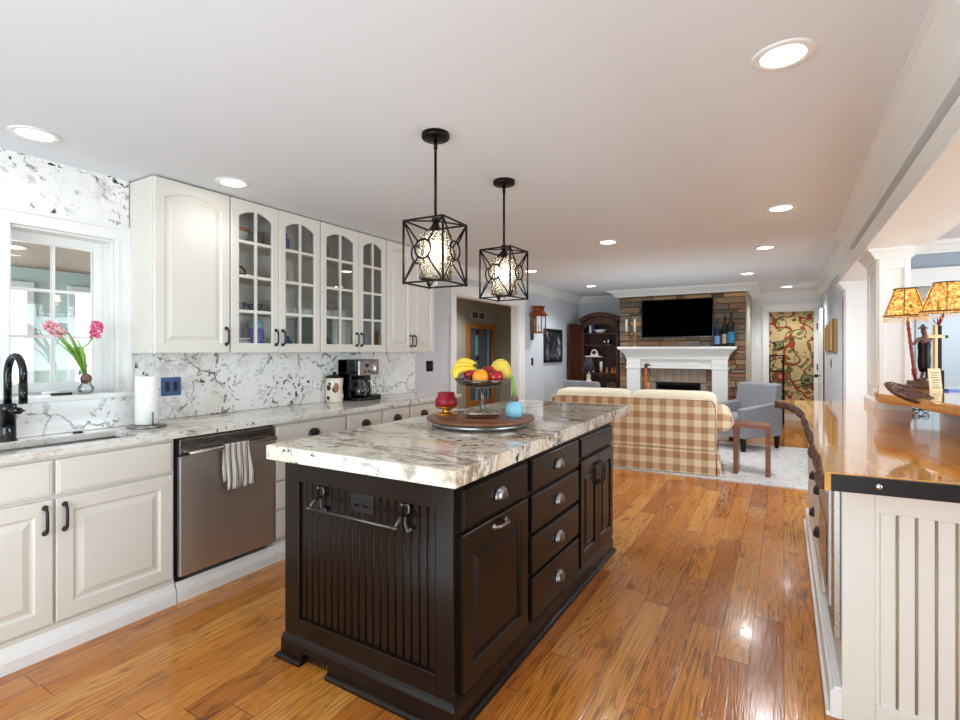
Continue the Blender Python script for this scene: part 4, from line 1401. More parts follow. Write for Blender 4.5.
esp_drawer(1.495, 2.025, 0.70, 0.845)
d = esp_door(1.495, 2.025, 0.118, 0.685)
bow_pull('handle', RF(1.76, 0.655) @ Matrix.Translation((0, 0.022, 0)), M['pewter'], d, l=0.10, d=0.026, vertical=False)
for z0, z1 in ((0.70, 0.845), (0.515, 0.68), (0.327, 0.495), (0.118, 0.307)): esp_drawer(2.068, 2.672, z0, z1)
esp_drawer(2.705, 3.315, 0.735, 0.845, False)
d = esp_door(2.705, 3.008, 0.118, 0.715)
bow_pull('handle', RF(2.985, 0.60) @ Matrix.Translation((0, 0.022, 0)), M['black_metal'], d, l=0.12)
d = esp_door(3.012, 3.315, 0.118, 0.715)
bow_pull('handle', RF(3.035, 0.60) @ Matrix.Translation((0, 0.022, 0)), M['black_metal'], d, l=0.12)
# towel bar and outlet on the near end
b = MB()
by, bz = IY0 - 0.062, 0.70
b.tube([(-1.665, by, bz), (-1.185, by, bz)], 0.0065, 10)
for x in (-1.65, -1.20):
    b.tube([(x, IY0 + 0.012, bz + 0.035), (x, IY0 - 0.03, bz + 0.03), (x, by, bz)], 0.007, 8)
    b.tube([(x - 0.018, IY0 + 0.004, bz + 0.065), (x + 0.015, IY0 + 0.0, bz + 0.07), (x + 0.018, IY0, bz + 0.045), (x, IY0, bz + 0.035), (x - 0.004, IY0, bz + 0.0), (x + 0.01, IY0, bz - 0.03), (x + 0.024, IY0, bz - 0.02)], 0.006, 8)
    b.ball((x + 0.024, IY0, bz - 0.018), 0.009).ball((x - 0.018, IY0 + 0.002, bz + 0.066), 0.009).ball((x, by, bz), 0.009)
o = b.build('towel_bar', M['iron'], root)
o['label'] = 'scrolled pewter towel bar'
b = MB()
b.box(-1.487, -1.367, IY0 + 0.006, IY0 + 0.013, 0.70, 0.775)
o = b.build('outlet_plate', M['black_metal'], root, bevel=0.002)
b = MB()
for x in (-1.452, -1.402): b.box(x - 0.016, x + 0.016, IY0 + 0.002, IY0 + 0.007, 0.722, 0.754)
b.build('socket', M['black_gloss'], o, bevel=0.004)

o = MB().prism([(-1.908, 1.385), (-0.946, 1.410), (-0.974, 3.752), (-1.925, 3.745)], 0.8725, TZ).build('island_countertop', M['stone_top'], loc=(-1.43, 2.56, 0.8725), bevel=0.005)
tag(o, 'thick white and brown granite slab on the island', 'countertop')

# serving tray with its things
tx, ty = -1.415, 2.355
root = thing('round_tray', 'round wooden tray with metal rim on the island', 'tray', (tx, ty, TZ))
MB().lathe([(0, 0), (0.255, 0), (0.262, 0.004), (0.262, 0.026), (0.255, 0.03), (0, 0.03)], (tx, ty, TZ), 56).build('metal_base', M['pewter'], root)
MB().lathe([(0, 0.03), (0.285, 0.03), (0.292, 0.034), (0.292, 0.044), (0.286, 0.048), (0, 0.048)], (tx, ty, TZ), 64).build('wooden_top', M['tray_wood'], root)
tz = TZ + 0.048
# candle
gx_, gy_ = -1.627, 2.335
root = thing('pillar_candle', 'thick red candle set on the gold pedestal holder', 'candle', (gx_, gy_, tz + 0.0465))
MB().lathe([(0, 0), (0.058, 0), (0.063, 0.01), (0.063, 0.036), (0.052, 0.05), (0.047, 0.056), (0.049, 0.074), (0.042, 0.076), (0.036, 0.06), (0, 0.056)], (gx_, gy_, tz + 0.0465)).build('wax', M['red_wax'], root)
MB().cyl((gx_, gy_, tz + 0.10), (gx_, gy_, tz + 0.112), 0.0015, 6).build('wick', M['soot'], root)
o = MB().lathe([(0, 0), (0.07, 0), (0.072, 0.003), (0.03, 0.009), (0.018, 0.016), (0.024, 0.022), (0.02, 0.027), (0.04, 0.031), (0.064, 0.041), (0.066, 0.047), (0.06, 0.046), (0, 0.045)], (gx_, gy_, tz), 28).build('candle_holder', M['gold'], loc=(gx_, gy_, tz))
tag(o, 'gold pedestal candle holder under the red candle', 'candle holder')
# silver dish, pedestal fruit bowl
dx, dy = -1.395, 2.345
b = MB()
sq = lambda k, z: [(dx + k * (math.copysign(abs(math.cos(t)) ** 0.45, math.cos(t)) * math.cos(0.5) - math.copysign(abs(math.sin(t)) ** 0.45, math.sin(t)) * math.sin(0.5)),
                    dy + k * (math.copysign(abs(math.cos(t)) ** 0.45, math.cos(t)) * math.sin(0.5) + math.copysign(abs(math.sin(t)) ** 0.45, math.sin(t)) * math.cos(0.5)), tz + z) for t in [2 * PI * i / 40 for i in range(40)]]
b.loops([sq(0.075, 0), sq(0.085, 0.006), sq(0.09, 0.022), sq(0.098, 0.026), sq(0.09, 0.028), sq(0.082, 0.012), sq(0.02, 0.01)], smooth=True)
o = b.build('silver_dish', M['silver'], loc=(dx, dy, tz))
tag(o, 'square silver dish with rim at the foot of the fruit bowl', 'dish')
bz0 = 1.148
root = thing('fruit_bowl', 'glass pedestal bowl holding the fruit on the round tray', 'bowl', (dx, dy, tz + 0.011))
MB().lathe([(0, tz + 0.0115), (0.05, tz + 0.0115), (0.05, tz + 0.016), (0.02, tz + 0.024), (0.014, tz + 0.05), (0.013, bz0 - 0.03), (0.02, bz0 - 0.015), (0.045, bz0 - 0.002), (0, bz0 - 0.001)], (dx, dy, 0)).build('pedestal', M['seeded'], root)
MB().lathe([(0.0, bz0), (0.07, bz0), (0.118, bz0 + 0.010), (0.15, bz0 + 0.036), (0.152, bz0 + 0.036), (0.12, bz0 + 0.007), (0.072, bz0 - 0.004), (0, bz0 - 0.004)], (dx, dy, 0), 40).build('bowl', M['cab_glass'], root)
MB().lathe([(0.149, bz0 + 0.034), (0.153, bz0 + 0.034), (0.153, bz0 + 0.038), (0.149, bz0 + 0.038), (0.149, bz0 + 0.034)], (dx, dy, 0), 40).build('rim', M['pewter'], root)

RX, RY = V((VRX, VRY, 0)), V((VFX, VFY, 0))
bc = V((dx, dy, bz0))
q_ = lambda a, b_, h: bc + RX * a + RY * b_ + V((0, 0, h))


def apple(name, label, cat, c, r, mat, stem=True, group=None):
    root = thing(name, label, cat, c - V((0, 0, r * 0.9)), group=group)
    b = MB()
    pr = ([(0, -0.80), (0.3, -0.9), (0.75, -0.66), (0.99, -0.1), (0.96, 0.36), (0.66, 0.78), (0.3, 0.86), (0.08, 0.72), (0, 0.68)] if stem else
          [(0, -1), (0.42, -0.9), (0.78, -0.62), (0.97, -0.22), (0.97, 0.22), (0.78, 0.62), (0.42, 0.9), (0.1, 0.985), (0, 0.97)])
    b.lathe([(a * r, h * r) for a, h in pr], c, 24)
    o = b.build('flesh', M[mat], root)
    if stem: MB().tube([c + V((0, 0, r * 0.66)), c + V((r * 0.1, 0, r * 1.05))], 0.002, 6).build('stem', M['dark_wood'], root)
    else: MB().lathe([(0, 0.95 * r), (r * 0.1, 0.96 * r), (r * 0.08, r), (0, r)], c, 8).build('stem_end', M['green'], root)
    return root


apple('orange_fruit', 'orange at the front of the fruit bowl', 'orange', q_(-0.012, -0.088, 0.052), 0.044, 'orange', False)
apple('apple', 'bright red apple right of the orange', 'apple', q_(0.066, -0.065, 0.05), 0.044, 'apple')
apple('apple', 'red apple behind the orange, almost hidden', 'apple', q_(0.03, 0.01, 0.075), 0.038, 'apple')
apple('apple', 'dark red apple between bananas and orange', 'apple', q_(-0.068, -0.03, 0.062), 0.036, 'apple')
apple('plum', 'dark purple plum in front under the bananas', 'plum', q_(-0.082, -0.075, 0.036), 0.025, 'plum')
root = thing('melon', 'big yellow melon standing at the right of the fruit bowl', 'melon', q_(0.10, 0.03, 0.03))
b = MB()
b.ball(q_(0.098, 0.035, 0.077), 0.06, 0.056, 0.07, 24, 16)
b.build('rind', M['melon'], root)
MB().ball(q_(0.098, 0.035, 0.149), 0.007).build('stem_end', M['banana_tip'], root)
bun = q_(-0.038, -0.03, 0.118)
specs = (((-0.142, 0.035, 0.068), (-0.128, 0.02, 0.165)), ((-0.150, -0.015, 0.05), (-0.152, -0.01, 0.135)), ((-0.140, -0.062, 0.045), (-0.148, -0.045, 0.105)))
broot = thing('banana_bunch', 'bunch of three yellow bananas at the left of the fruit bowl', 'bananas', q_(-0.14, 0, 0.05))
MB().tube([bun + RX * -0.012 + V((0, 0, -0.012)), bun + RX * 0.018 + V((0, 0, -0.004))], [0.013, 0.008], 8).build('stem', M['banana_tip'], broot)
for k, (tip, mid) in enumerate(specs):
    p0, p1, p2 = q_(*tip), q_(*mid) + RX * -0.012, bun + RY * (0.012 * (1 - k)) + V((0, 0, -0.012 * k))
    path, rad = [], []
    for i in range(13):
        t = i / 12
        path.append(p0 * (1 - t) ** 2 + p1 * 2 * t * (1 - t) + p2 * t * t)
        rad.append(max(0.0055, 0.005 + 0.0155 * max(0, math.sin(PI * (0.06 + t * 0.9))) ** 0.6))
    ban = MB().tube(path, rad, 12).build('banana', M['banana'], broot)
    MB().tube([path[0] - (path[1] - path[0]) * 0.25, path[0] + (path[1] - path[0]) * 0.2], [0.003, 0.0068], 8).build('tip', M['banana_tip'], ban)
# wax bulb with a shoot
ax_, ay_ = -1.236, 2.412
root = thing('bulb_plant', 'pale blue round bulb with green shoot on the tray', 'plant', (ax_, ay_, tz))
MB().lathe([(0, 0), (0.034, 0), (0.045, 0.016), (0.0495, 0.038), (0.046, 0.06), (0.034, 0.078), (0.022, 0.086), (0, 0.086)], (ax_, ay_, tz), 28).build('bulb', M['blue_glaze'], root)
MB().lathe([(0, 0.082), (0.022, 0.084), (0.019, 0.098), (0.022, 0.106), (0.017, 0.11), (0, 0.106)], (ax_, ay_, tz), 16).build('neck', M['bulb_skin'], root)
b = MB()
s0 = V((ax_, ay_, tz + 0.1))
b.tube([s0 + RX * -0.004, s0 + RX * -0.006 + V((0, 0, 0.06)), s0 + RX * -0.010 + V((0, 0, 0.115)), s0 + RX * -0.011 + V((0, 0, 0.12))], [0.011, 0.0125, 0.011, 0.003], 10, flat=0.6)
b.tube([s0 + RX * 0.008, s0 + RX * 0.0 + V((0, 0, 0.05)), s0 + RX * -0.006 + V((0, 0, 0.105))], [0.009, 0.0095, 0.003], 8, flat=0.5)
b.build('shoot', M['green'], root)

# ------------------------------------------------------------------ pendants
def pendant(label, x, y, side, rot):
    root = thing('pendant_light', label, 'lamp', (x, y, CZ), rot, group='cage pendants over the island', local=True)
    z0, z1 = 1.645 - CZ, 1.925 - CZ
    MB().lathe([(0, -0.028), (0.02, -0.028), (0.06, -0.024), (0.064, -0.02), (0.064, 0.0), (0, 0.0)], n=32).build('canopy', M['bronze'], root, local=True)
    b = MB()
    b.tube([(0, 0, -0.026), (0, 0, -0.07)], 0.009, 10).tube([(0, 0, -0.06), (0, 0, z1 + 0.02)], 0.0065, 10)
    b.ball((0, 0, z1 + 0.02), 0.018)
    b.build('rod', M['bronze'], root, local=True)
    h, r = side / 2, 0.0054
    b = MB()
    for sx, sy in ((-1, -1), (1, -1), (1, 1), (-1, 1)):
        b.tube([(sx * h, sy * h, z0), (sx * h, sy * h, z1)], r, 4, smooth=False)
        b.tube([(sx * h, sy * h, z1), (0, 0, z1 + 0.01)], r * 0.8, 4, smooth=False)
        b.ball((sx * h, sy * h, z0), 0.007, n=8, m=6)
    for z in (z0, z1):
        b.tube([(-h, -h, z), (h, -h, z), (h, h, z), (-h, h, z)], r, 4, closed=True, smooth=False)
    zc, rr = (z0 + z1) / 2 + 0.005, 0.042
    for ux, uy, nx, ny in ((1, 0, 0, -1), (0, 1, 1, 0), (-1, 0, 0, 1), (0, -1, -1, 0)):
        c = V((nx * h, ny * h, zc))
        u = V((ux, uy, 0))
        b.tube([c + u * rr * math.cos(t) + V((0, 0, rr * math.sin(t))) for t in [2 * PI * i / 24 for i in range(24)]], r * 0.9, 6, closed=True)
        for sx in (-1, 1):
            for zz in (z0, z1):
                e = V((nx * h, ny * h, zz)) + u * sx * h
                dr = (e - c).normalized()
                b.tube([c + dr * rr, e], r * 0.8, 5, smooth=False)
    b.build('cage', M['bronze'], root, local=True)
    MB().lathe([(0.074, z0 + 0.022), (0.077, z0 + 0.022), (0.077, z1 - 0.06), (0.07, z1 - 0.048), (0.02, z1 - 0.045), (0.02, z1 - 0.048), (0.068, z1 - 0.052), (0.074, z1 - 0.063), (0.074, z0 + 0.022)], n=36).build('glass_shade', M['seeded'], root, local=True)
    MB().lathe([(0, z1 + 0.005), (0.012, z1 + 0.005), (0.02, z1 - 0.02), (0.02, z1 - 0.07), (0.014, z1 - 0.085), (0, z1 - 0.085)]).build('socket', M['bronze'], root, local=True)
    MB().lathe([(0, z1 - 0.185), (0.012, z1 - 0.18), (0.026, z1 - 0.15), (0.026, z1 - 0.125), (0.013, z1 - 0.085), (0, z1 - 0.085)]).build('bulb', M['bulb'], root, local=True)
    MB().lathe([(0, z0 - 0.012), (0.006, z0 - 0.006), (0.012, z0 + 0.012), (0.004, z0 + 0.02), (0, z0 + 0.02)], n=6, smooth=False).build('finial', M['chrome'], root, local=True)
    return root


pendant('cage pendant lamp nearer the camera, larger of the two', -1.372, 1.883, 0.208, 0.06)
pendant('cage pendant lamp farther along the island', -1.408, 2.612, 0.203, -0.05)

# ------------------------------------------------------------------ downlights
spots = [(-0.003, 1.983, 'large recessed ceiling light nearest the right crown'), (-2.949, 0.934, 'recessed ceiling light above the sink window'), (-2.796, 1.808, 'recessed ceiling light in front of the solid wall cabinet'),
         (-0.018, 4.105, 'recessed ceiling light by the right crown, above the rug side'), (-1.383, 4.573, 'recessed ceiling light just past the farther pendant'), (-0.157, 5.599, 'recessed ceiling light above the side table'),
         (-0.41, 7.37, 'recessed ceiling light in front of the chimney, right'), (0.04, 9.188, 'recessed ceiling light before the hall door'), (-2.551, 7.557, 'recessed ceiling light in front of the bookcase'),
         (-2.713, 5.744, 'recessed ceiling light beside the passage, behind the pendant'), (-4.3, 7.2, 'added recessed fill light in the passage'), (0.1, 10.75, 'added recessed fill light in the papered room'), (2.0, 7.5, 'added recessed fill light past the partition on the right'), (-4.7, 1.35, 'sunroom ceiling light seen through the window, left'), (-4.7, 2.1, 'sunroom ceiling light seen through the window, right')]  # passage, papered room and partition lights are added to brighten those spaces
first = None
for i, (x, y, lb) in enumerate(spots):
    z = (CZ if i < 12 else 2.42 if i == 12 else 2.08)
    if first is None:
        first = root = thing('ceiling_light', lb, 'ceiling light', (x, y, CZ), group='recessed ceiling lights', local=True)
        MB().lathe([(0.066, 0), (0.095, 0), (0.096, -0.003), (0.092, -0.007), (0.07, -0.006), (0.066, -0.003), (0.066, 0)], n=40).build('trim_ring', M['trim'], root, local=True)
        MB().lathe([(0, 0), (0.067, 0), (0.067, -0.004), (0, -0.004)], n=32).build('lens', M['lens'], root, local=True)
    else:
        root = dup(first, (x, y, z), label=lb)
    l = bpy.data.lights.new('downlight', 'SPOT')
    l.energy, l.color, l.spot_size, l.spot_blend, l.shadow_soft_size = ((12, 3.5, 4)[i] if i < 3 else (16 if i < 5 else 60)), (0.94, 0.97, 1.0), 2.5, 0.7, 0.06
    if i > 9: l.energy = (75, 45, 60, 45, 45)[i - 10]
    lo = bpy.data.objects.new('downlight', l)
    C.objects.link(lo)
    lo.location = (x, y, z - 0.02)

# ------------------------------------------------------------------ peninsula on the right
PX0, PX1, PY0, PY1, PZ = 0.178, 0.88, 2.25, 4.72, 0.868
root = thing('peninsula_cabinet', 'ivory peninsula cabinet with beadboard end under the live edge bar', 'cabinet', (0.5, 3.5, 0))
b = MB()
b.box(PX0 + 0.002, PX1, PY0 + 0.02, PY1, 0.0, PZ)
b.build('body', M['cab'], root)
b = MB()
b.box(PX0 + 0.002, PX0 + 0.098, PY0, PY0 + 0.02, 0.0, PZ).box(PX0 + 0.098, PX1, PY0 + 0.002, PY0 + 0.02, 0.765, PZ).box(PX0 + 0.098, PX1, PY0 + 0.002, PY0 + 0.02, 0.0, 0.085)
b.box(PX0 + 0.098, PX0 + 0.112, PY0 + 0.006, PY0 + 0.02, 0.085, 0.765)
b.build('end_frame', M['cab'], root, bevel=0.003)
b, gl_ = MB(), MB()
x = PX0 + 0.112
while x < PX1 - 0.01:
    w = min(0.052, PX1 - x)
    b.prism([(x + 0.001, PY0 + 0.02), (x + 0.001, PY0 + 0.015), (x + 0.003, PY0 + 0.012), (x + w - 0.009, PY0 + 0.012), (x + w - 0.007, PY0 + 0.015), (x + w - 0.0065, PY0 + 0.02)], 0.085, 0.765)
    gl_.cyl((x + w - 0.0030, PY0 + 0.0172, 0.085), (x + w - 0.0030, PY0 + 0.0172, 0.765), 0.0032, 8)
    x += w
b.build('beadboard', M['cab'], root)
gl_.build('glazed_bead', M['glaze'], root)
b = MB()
for z0, z1, o_ in ((0, 0.10, 0.034), (0.10, 0.115, 0.024)): b.box(PX0 - o_, PX0 + 0.002, PY0 - 0.005, PY1, z0, z1)
b.box(PX0 - 0.046, PX0 - 0.034, PY0 - 0.005, PY1, 0, 0.018)
b.build('base_moulding', M['trim'], root, bevel=0.003)
XF = lambda y, z: frame((PX0 + 0.002, y, z), (0, -1, 0), (-1, 0, 0))
for y1, w, rows in ((3.42, 0.36, ((0.13, 0.12), (0.265, 0.21), (0.49, 0.21), (0.71, 0.14))), (4.05, 0.6, ((0.13, 0.09), (0.23, 0.215), (0.455, 0.215), (0.68, 0.17))), (4.70, 0.62, ((0.13, 0.22), (0.365, 0.22), (0.60, 0.25)))):
    for z, h in rows:
        mb = MB()
        slab_front(mb, XF(y1, z), w, h)
        d = mb.build('drawer', M['cab'], root)
        if (z > 0.2 and y1 < 4.5 and not (y1 < 3.5 and z > 0.7) and not (y1 > 3.5 and z > 0.6)) or (y1 > 4.5 and z > 0.5): cup_pull('cup_pull', XF(y1, z) @ Matrix.Translation((w / 2, 0.021, h * 0.5)), M['black_metal'], d)
# built-in drawer oven with its frame
b = MB(XF(3.02, 0.33))
b.box(0, 0.60, 0, 0.03, 0, 0.49)
ov = b.build('microwave_drawer', M['dark_steel'], root, bevel=0.004)
ov['label'] = 'built in steel microwave drawer'
b = MB(XF(3.02, 0.33))
b.box(0.05, 0.55, 0.028, 0.036, 0.43, 0.455)
b.build('pull_lip', M['steel'], ov, bevel=0.003)
b = MB(XF(3.02, 0.33))
b.box(0.06, 0.54, 0.03, 0.033, 0.06, 0.30)
b.build('oven_window', M['black_gloss'], ov)
b = MB(XF(3.04, 0.30))
b.box(0, 0.02, 0, 0.022, -0.03, 0.54).box(0.62, 0.75, 0, 0.022, -0.03, 0.54).box(0.02, 0.62, 0, 0.022, -0.03, 0.03).box(0.02, 0.62, 0, 0.022, 0.52, 0.54)
b.build('oven_surround', M['steel'], root, bevel=0.003)

# live edge slab: outline of the top, bark along the left, dark cut end in front
edge = [(0.113, 2.06), (0.117, 2.20), (0.122, 2.38), (0.114, 2.55), (0.112, 2.66), (0.120, 2.85), (0.124, 3.03), (0.116, 3.25), (0.121, 3.45), (0.113, 3.7), (0.116, 3.95), (0.104, 4.2), (0.082, 4.40), (0.055, 4.58), (0.02, 4.71), (-0.03, 4.79), (-0.06, 4.81)]
rest = [(-0.02, 4.86), (0.15, 4.93), (0.32, 4.97), (0.545, 4.96), (0.545, 4.44), (0.88, 4.44), (0.88, 2.13), (0.47, 2.095)]
poly = edge + rest
st = 0.93
b = MB()
b.prism(poly, PZ, st)
root = thing('bar_slab', 'glossy honey coloured live edge wooden slab on the peninsula', 'countertop', (0.5, 3.4, PZ))
b.build('slab_top', M['slab'], root, bevel=0.003)
rnd = random.Random(5)
fine = []
for i in range(len(edge) - 1):
    p, q = V((*edge[i], 0)), V((*edge[i + 1], 0))
    for k in range(5): fine.append(p.lerp(q, k / 5))
fine.append(V((*edge[-1], 0)))
ls = []
for i, p in enumerate(fine):
    t = (fine[min(i + 1, len(fine) - 1)] - fine[max(i - 1, 0)]).normalized()
    nn = V((-t.y, t.x, 0))
    w = 0.013 + 0.006 * math.sin(i * 0.7) + rnd.uniform(-0.003, 0.004)
    ls.append([p + nn * a + V((0, 0, h)) for a, h in ((-0.004, st - 0.001), (w * 0.35, st - 0.004), (w, st - 0.022), (w * 1.15, st - 0.04), (w * 0.8, PZ + 0.002), (-0.004, PZ + 0.002))])
b = MB()
b.loops(ls, smooth=True)
b.build('bark_edge', M['bark'], root)
b = MB()
b.loops([[(x, 2.058 + (x - 0.113) * 0.1, z) for z in (PZ + 0.004, st - 0.003)] + [(x, 2.045 + (x - 0.113) * 0.1 + dy, z) for z, dy in ((st - 0.004, 0), (PZ + 0.004, 0))] for x, dy in ((0.135, 0.011), (0.16, 0.0), (0.2, 0.002), (0.215, 0.006), (0.23, 0.0), (0.47, 0.0), (0.88, 0.0))])
o = b.build('end_strap', M['black_metal'], root, bevel=0.002)
o['label'] = 'black steel strap on the cut end'
b = MB()
b.lathe([(0, 0), (0.010, 0), (0.011, 0.004), (0.006, 0.008), (0, 0.009)], (0.262, 2.06, 0.9), 14, Matrix.Rotation(PI / 2, 3, 'X'))
b.build('bolt', M['chrome'], o)

# raised ledge on its white knee wall
o = MB().box(0.882, 1.0, 2.25, 4.44, 0.0, 1.05).build('trim_knee_wall', M['trim'], bevel=0.003)
struct(o)
le = [(0.575, 4.435), (0.50, 4.1), (0.47, 3.8), (0.456, 3.55), (0.50, 3.46), (0.563, 3.40), (0.594, 3.17), (0.655, 2.99), (0.70, 2.7), (0.73, 2.2), (1.3, 2.2), (1.3, 4.435)]
root = thing('raised_ledge', 'raised reddish wooden bar ledge carrying the lamp', 'shelf', (0.95, 3.4, 1.05))
b = MB()
b.prism(le, 1.05, 1.10)
b.build('ledge_top', M['slab'], root, bevel=0.003)
ls = []
for i, p in enumerate(le[:10]):
    p = V((*p, 0))
    t = (V((*le[min(i + 1, 9)], 0)) - V((*le[max(i - 1, 0)], 0))).normalized()
    nn = V((t.y, -t.x, 0))
    ls.append([p + nn * a + V((0, 0, h)) for a, h in ((-0.003, 1.099), (0.006, 1.094), (0.010, 1.075), (0.006, 1.053), (-0.003, 1.051))])
b = MB()
b.loops(ls, smooth=True)
b.build('raw_edge', M['slab'], root)

# figural lamp with two shades
lz = 1.10
L0 = P(921, 388, 3.23)
root = thing('figural_lamp', 'bronze figure lamp with two fringed amber shades on the ledge', 'lamp', (L0.x, L0.y, lz))
at = lambda u, v, d=3.23: P(u, v, d)
b = MB()
cb = V((L0.x, L0.y, lz))
b.lathe([(0, 0), (0.075, 0), (0.078, 0.008), (0.064, 0.02), (0.056, 0.03), (0.058, 0.046), (0, 0.05)], cb, 20, sx=1.25, sy=0.8)
b.build('base', M['brown'], root)


def grow(name, verts, edges, radii, mat, parent, org, root_i=0, sub=2):
    me = bpy.data.meshes.new(name)
    me.from_pydata([V(p) - org for p in verts], edges, [])
    me.materials.append(mat)
    o = bpy.data.objects.new(name, me)
    C.objects.link(o)
    o.parent = parent
    ORG[o.name] = org
    o.modifiers.new('skin', 'SKIN')
    for i, r in enumerate(radii): me.skin_vertices[0].data[i].radius = (r, r)
    me.skin_vertices[0].data[root_i].use_root = True
    s = o.modifiers.new('smooth', 'SUBSURF')
    s.levels = s.render_levels = sub
    for p in me.polygons: p.use_smooth = True
    return o


org = ORG[root.name]
f = at(926, 340)
U, R3 = V((0, 0, 1)), V((VRX, VRY, 0))
FS = 1.15
hz = cb + U * (0.049 + 0.113 * FS) + R3 * 0.02
vs = [hz, hz + U * 0.055, hz + U * 0.105 + R3 * 0.004, hz + U * 0.135 + R3 * 0.004, hz + U * 0.155 + R3 * -0.002, hz + U * 0.178 + R3 * -0.006,
      hz + U * 0.118 + R3 * -0.032, hz + U * 0.085 + R3 * -0.06, hz + U * 0.105 + R3 * -0.083,
      hz + U * 0.118 + R3 * 0.034, hz + U * 0.14 + R3 * 0.06, hz + U * 0.185 + R3 * 0.075,
      hz - U * 0.02 + R3 * -0.012, hz - U * 0.065 + R3 * -0.006, hz - U * 0.108 + R3 * -0.016, hz - U * 0.109 + R3 * -0.036,
      hz - U * 0.02 + R3 * 0.014, hz - U * 0.065 + R3 * 0.02, hz - U * 0.108 + R3 * 0.012, hz - U * 0.109 + R3 * -0.006]
es = [(0, 1), (1, 2), (2, 3), (3, 4), (4, 5), (2, 6), (6, 7), (7, 8), (2, 9), (9, 10), (10, 11), (0, 12), (12, 13), (13, 14), (14, 15), (0, 16), (16, 17), (17, 18), (18, 19)]
rs = [0.023, 0.022, 0.024, 0.011, 0.017, 0.013, 0.012, 0.009, 0.007, 0.012, 0.009, 0.007, 0.014, 0.011, 0.008, 0.007, 0.014, 0.011, 0.008, 0.007]
vs = [hz + (p - hz) * FS for p in vs]
grow('figure', vs, es, [r * 1.05 for r in rs], M['brown'], root, org)
b = MB()
b.lathe([(0.024, -0.075), (0.031, -0.05), (0.034, 0.0), (0.031, 0.05), (0.034, 0.10), (0.026, 0.122), (0.018, 0.125), (0.018, -0.07), (0.024, -0.075)], hz, 16, sy=0.8)
b.build('coat', M['bronze'], root)
b = MB()
b.lathe([(0, 0.012), (0.026, 0.012), (0.024, 0.018), (0.014, 0.026), (0.006, 0.04), (0, 0.042)], hz + U * 0.188 + R3 * -0.008, 14)
b.build('hat', M['brown'], root)
b = MB()
pa, pb = cb + U * 0.045 + R3 * -0.035, at(907, 316)
b.tube([pa, pa.lerp(pb, 0.18), pa.lerp(pb, 0.2), pa.lerp(pb, 0.6), pb], [0.010, 0.012, 0.010, 0.009, 0.008], 8)
for t in (0.12, 0.17, 0.3, 0.4, 0.5, 0.6, 0.7, 0.8, 0.9): b.ball(pa.lerp(pb, t), 0.016 if t < 0.2 else 0.0115, n=8, m=6)
pc = hz + (U * 0.185 + R3 * 0.075) * FS
pd = at(945, 311, 3.1)
b.tube([pc - U * 0.05 + R3 * -0.01, pc, pd], [0.007, 0.010, 0.008], 8)
for s in (-1, 0, 1): b.tube([pc + U * 0.02, pc + U * 0.03 + R3 * 0.022 * s, pc + U * 0.055 + R3 * 0.022 * s], 0.0035, 6)
b.build('poles', M['red_lacquer'], root)


def shade(c, r0, r1, h, lp):
    """Bell shade with ribs and bead fringe; c is the centre of its lower rim."""
    pr = [(r1, 0), (r1 * 0.985, 0.004), (r1 * 0.86, h * 0.3), (r1 * 0.7, h * 0.62), (r0 * 1.03, h * 0.95), (r0, h)]
    b = MB()
    ring = []
    for r, z in pr:
        ring.append([(c.x + r * (1 + 0.03 * math.cos(6 * t)) * math.cos(t), c.y + r * (1 + 0.03 * math.cos(6 * t)) * math.sin(t), c.z + z) for t in [2 * PI * i / 36 for i in range(36)]])
    b.loops(ring, cap0=False, cap1=False, smooth=True)
    o = b.build('lamp_shade', M['shade'], root)
    so = o.modifiers.new('thickness', 'SOLIDIFY')
    so.thickness = 0.002
    t_ = MB()
    for k in range(6):
        a = 2 * PI * k / 6 + 0.3
        t_.tube([(c.x + r * 1.03 * math.cos(a), c.y + r * 1.03 * math.sin(a), c.z + z) for r, z in pr], 0.0022, 5)
    for r, z in (pr[0], pr[-1]): t_.tube([(c.x + r * 1.02 * math.cos(a), c.y + r * 1.02 * math.sin(a), c.z + z) for a in [2 * PI * i / 30 for i in range(30)]], 0.004, 6, closed=True)
    t_.build('rib', M['brown'], o)
    t_ = MB()
    n = 64
    for k in range(n):
        a = 2 * PI * k / n
        p = V((c.x + r1 * 1.0 * math.cos(a), c.y + r1 * 1.0 * math.sin(a), c.z))
        l = 0.028 + 0.01 * math.sin(k * 2.4)
        t_.tube([p, p - U * l], 0.0016, 4).ball(p - U * l, 0.0034, n=6, m=4)
    t_.build('fringe', M['fringe'], o)
    l = bpy.data.lights.new('lamp_bulb_light', 'POINT')
    l.energy, l.color, l.shadow_soft_size = lp, (1.0, 0.72, 0.4), 0.02
    lo = bpy.data.objects.new('lamp_bulb_light', l)
    C.objects.link(lo)
    lo.location = c + U * h * 0.4
    MB().cyl(c - U * 0.012, c + U * h * 0.3, 0.007).build('candle_tube', M['wax'], o)


shade(at(905.5, 316, 3.14), 0.056, 0.106, 0.168, 0.22)
shade(at(947.5, 311.5, 2.95), 0.064, 0.124, 0.168, 0.22)

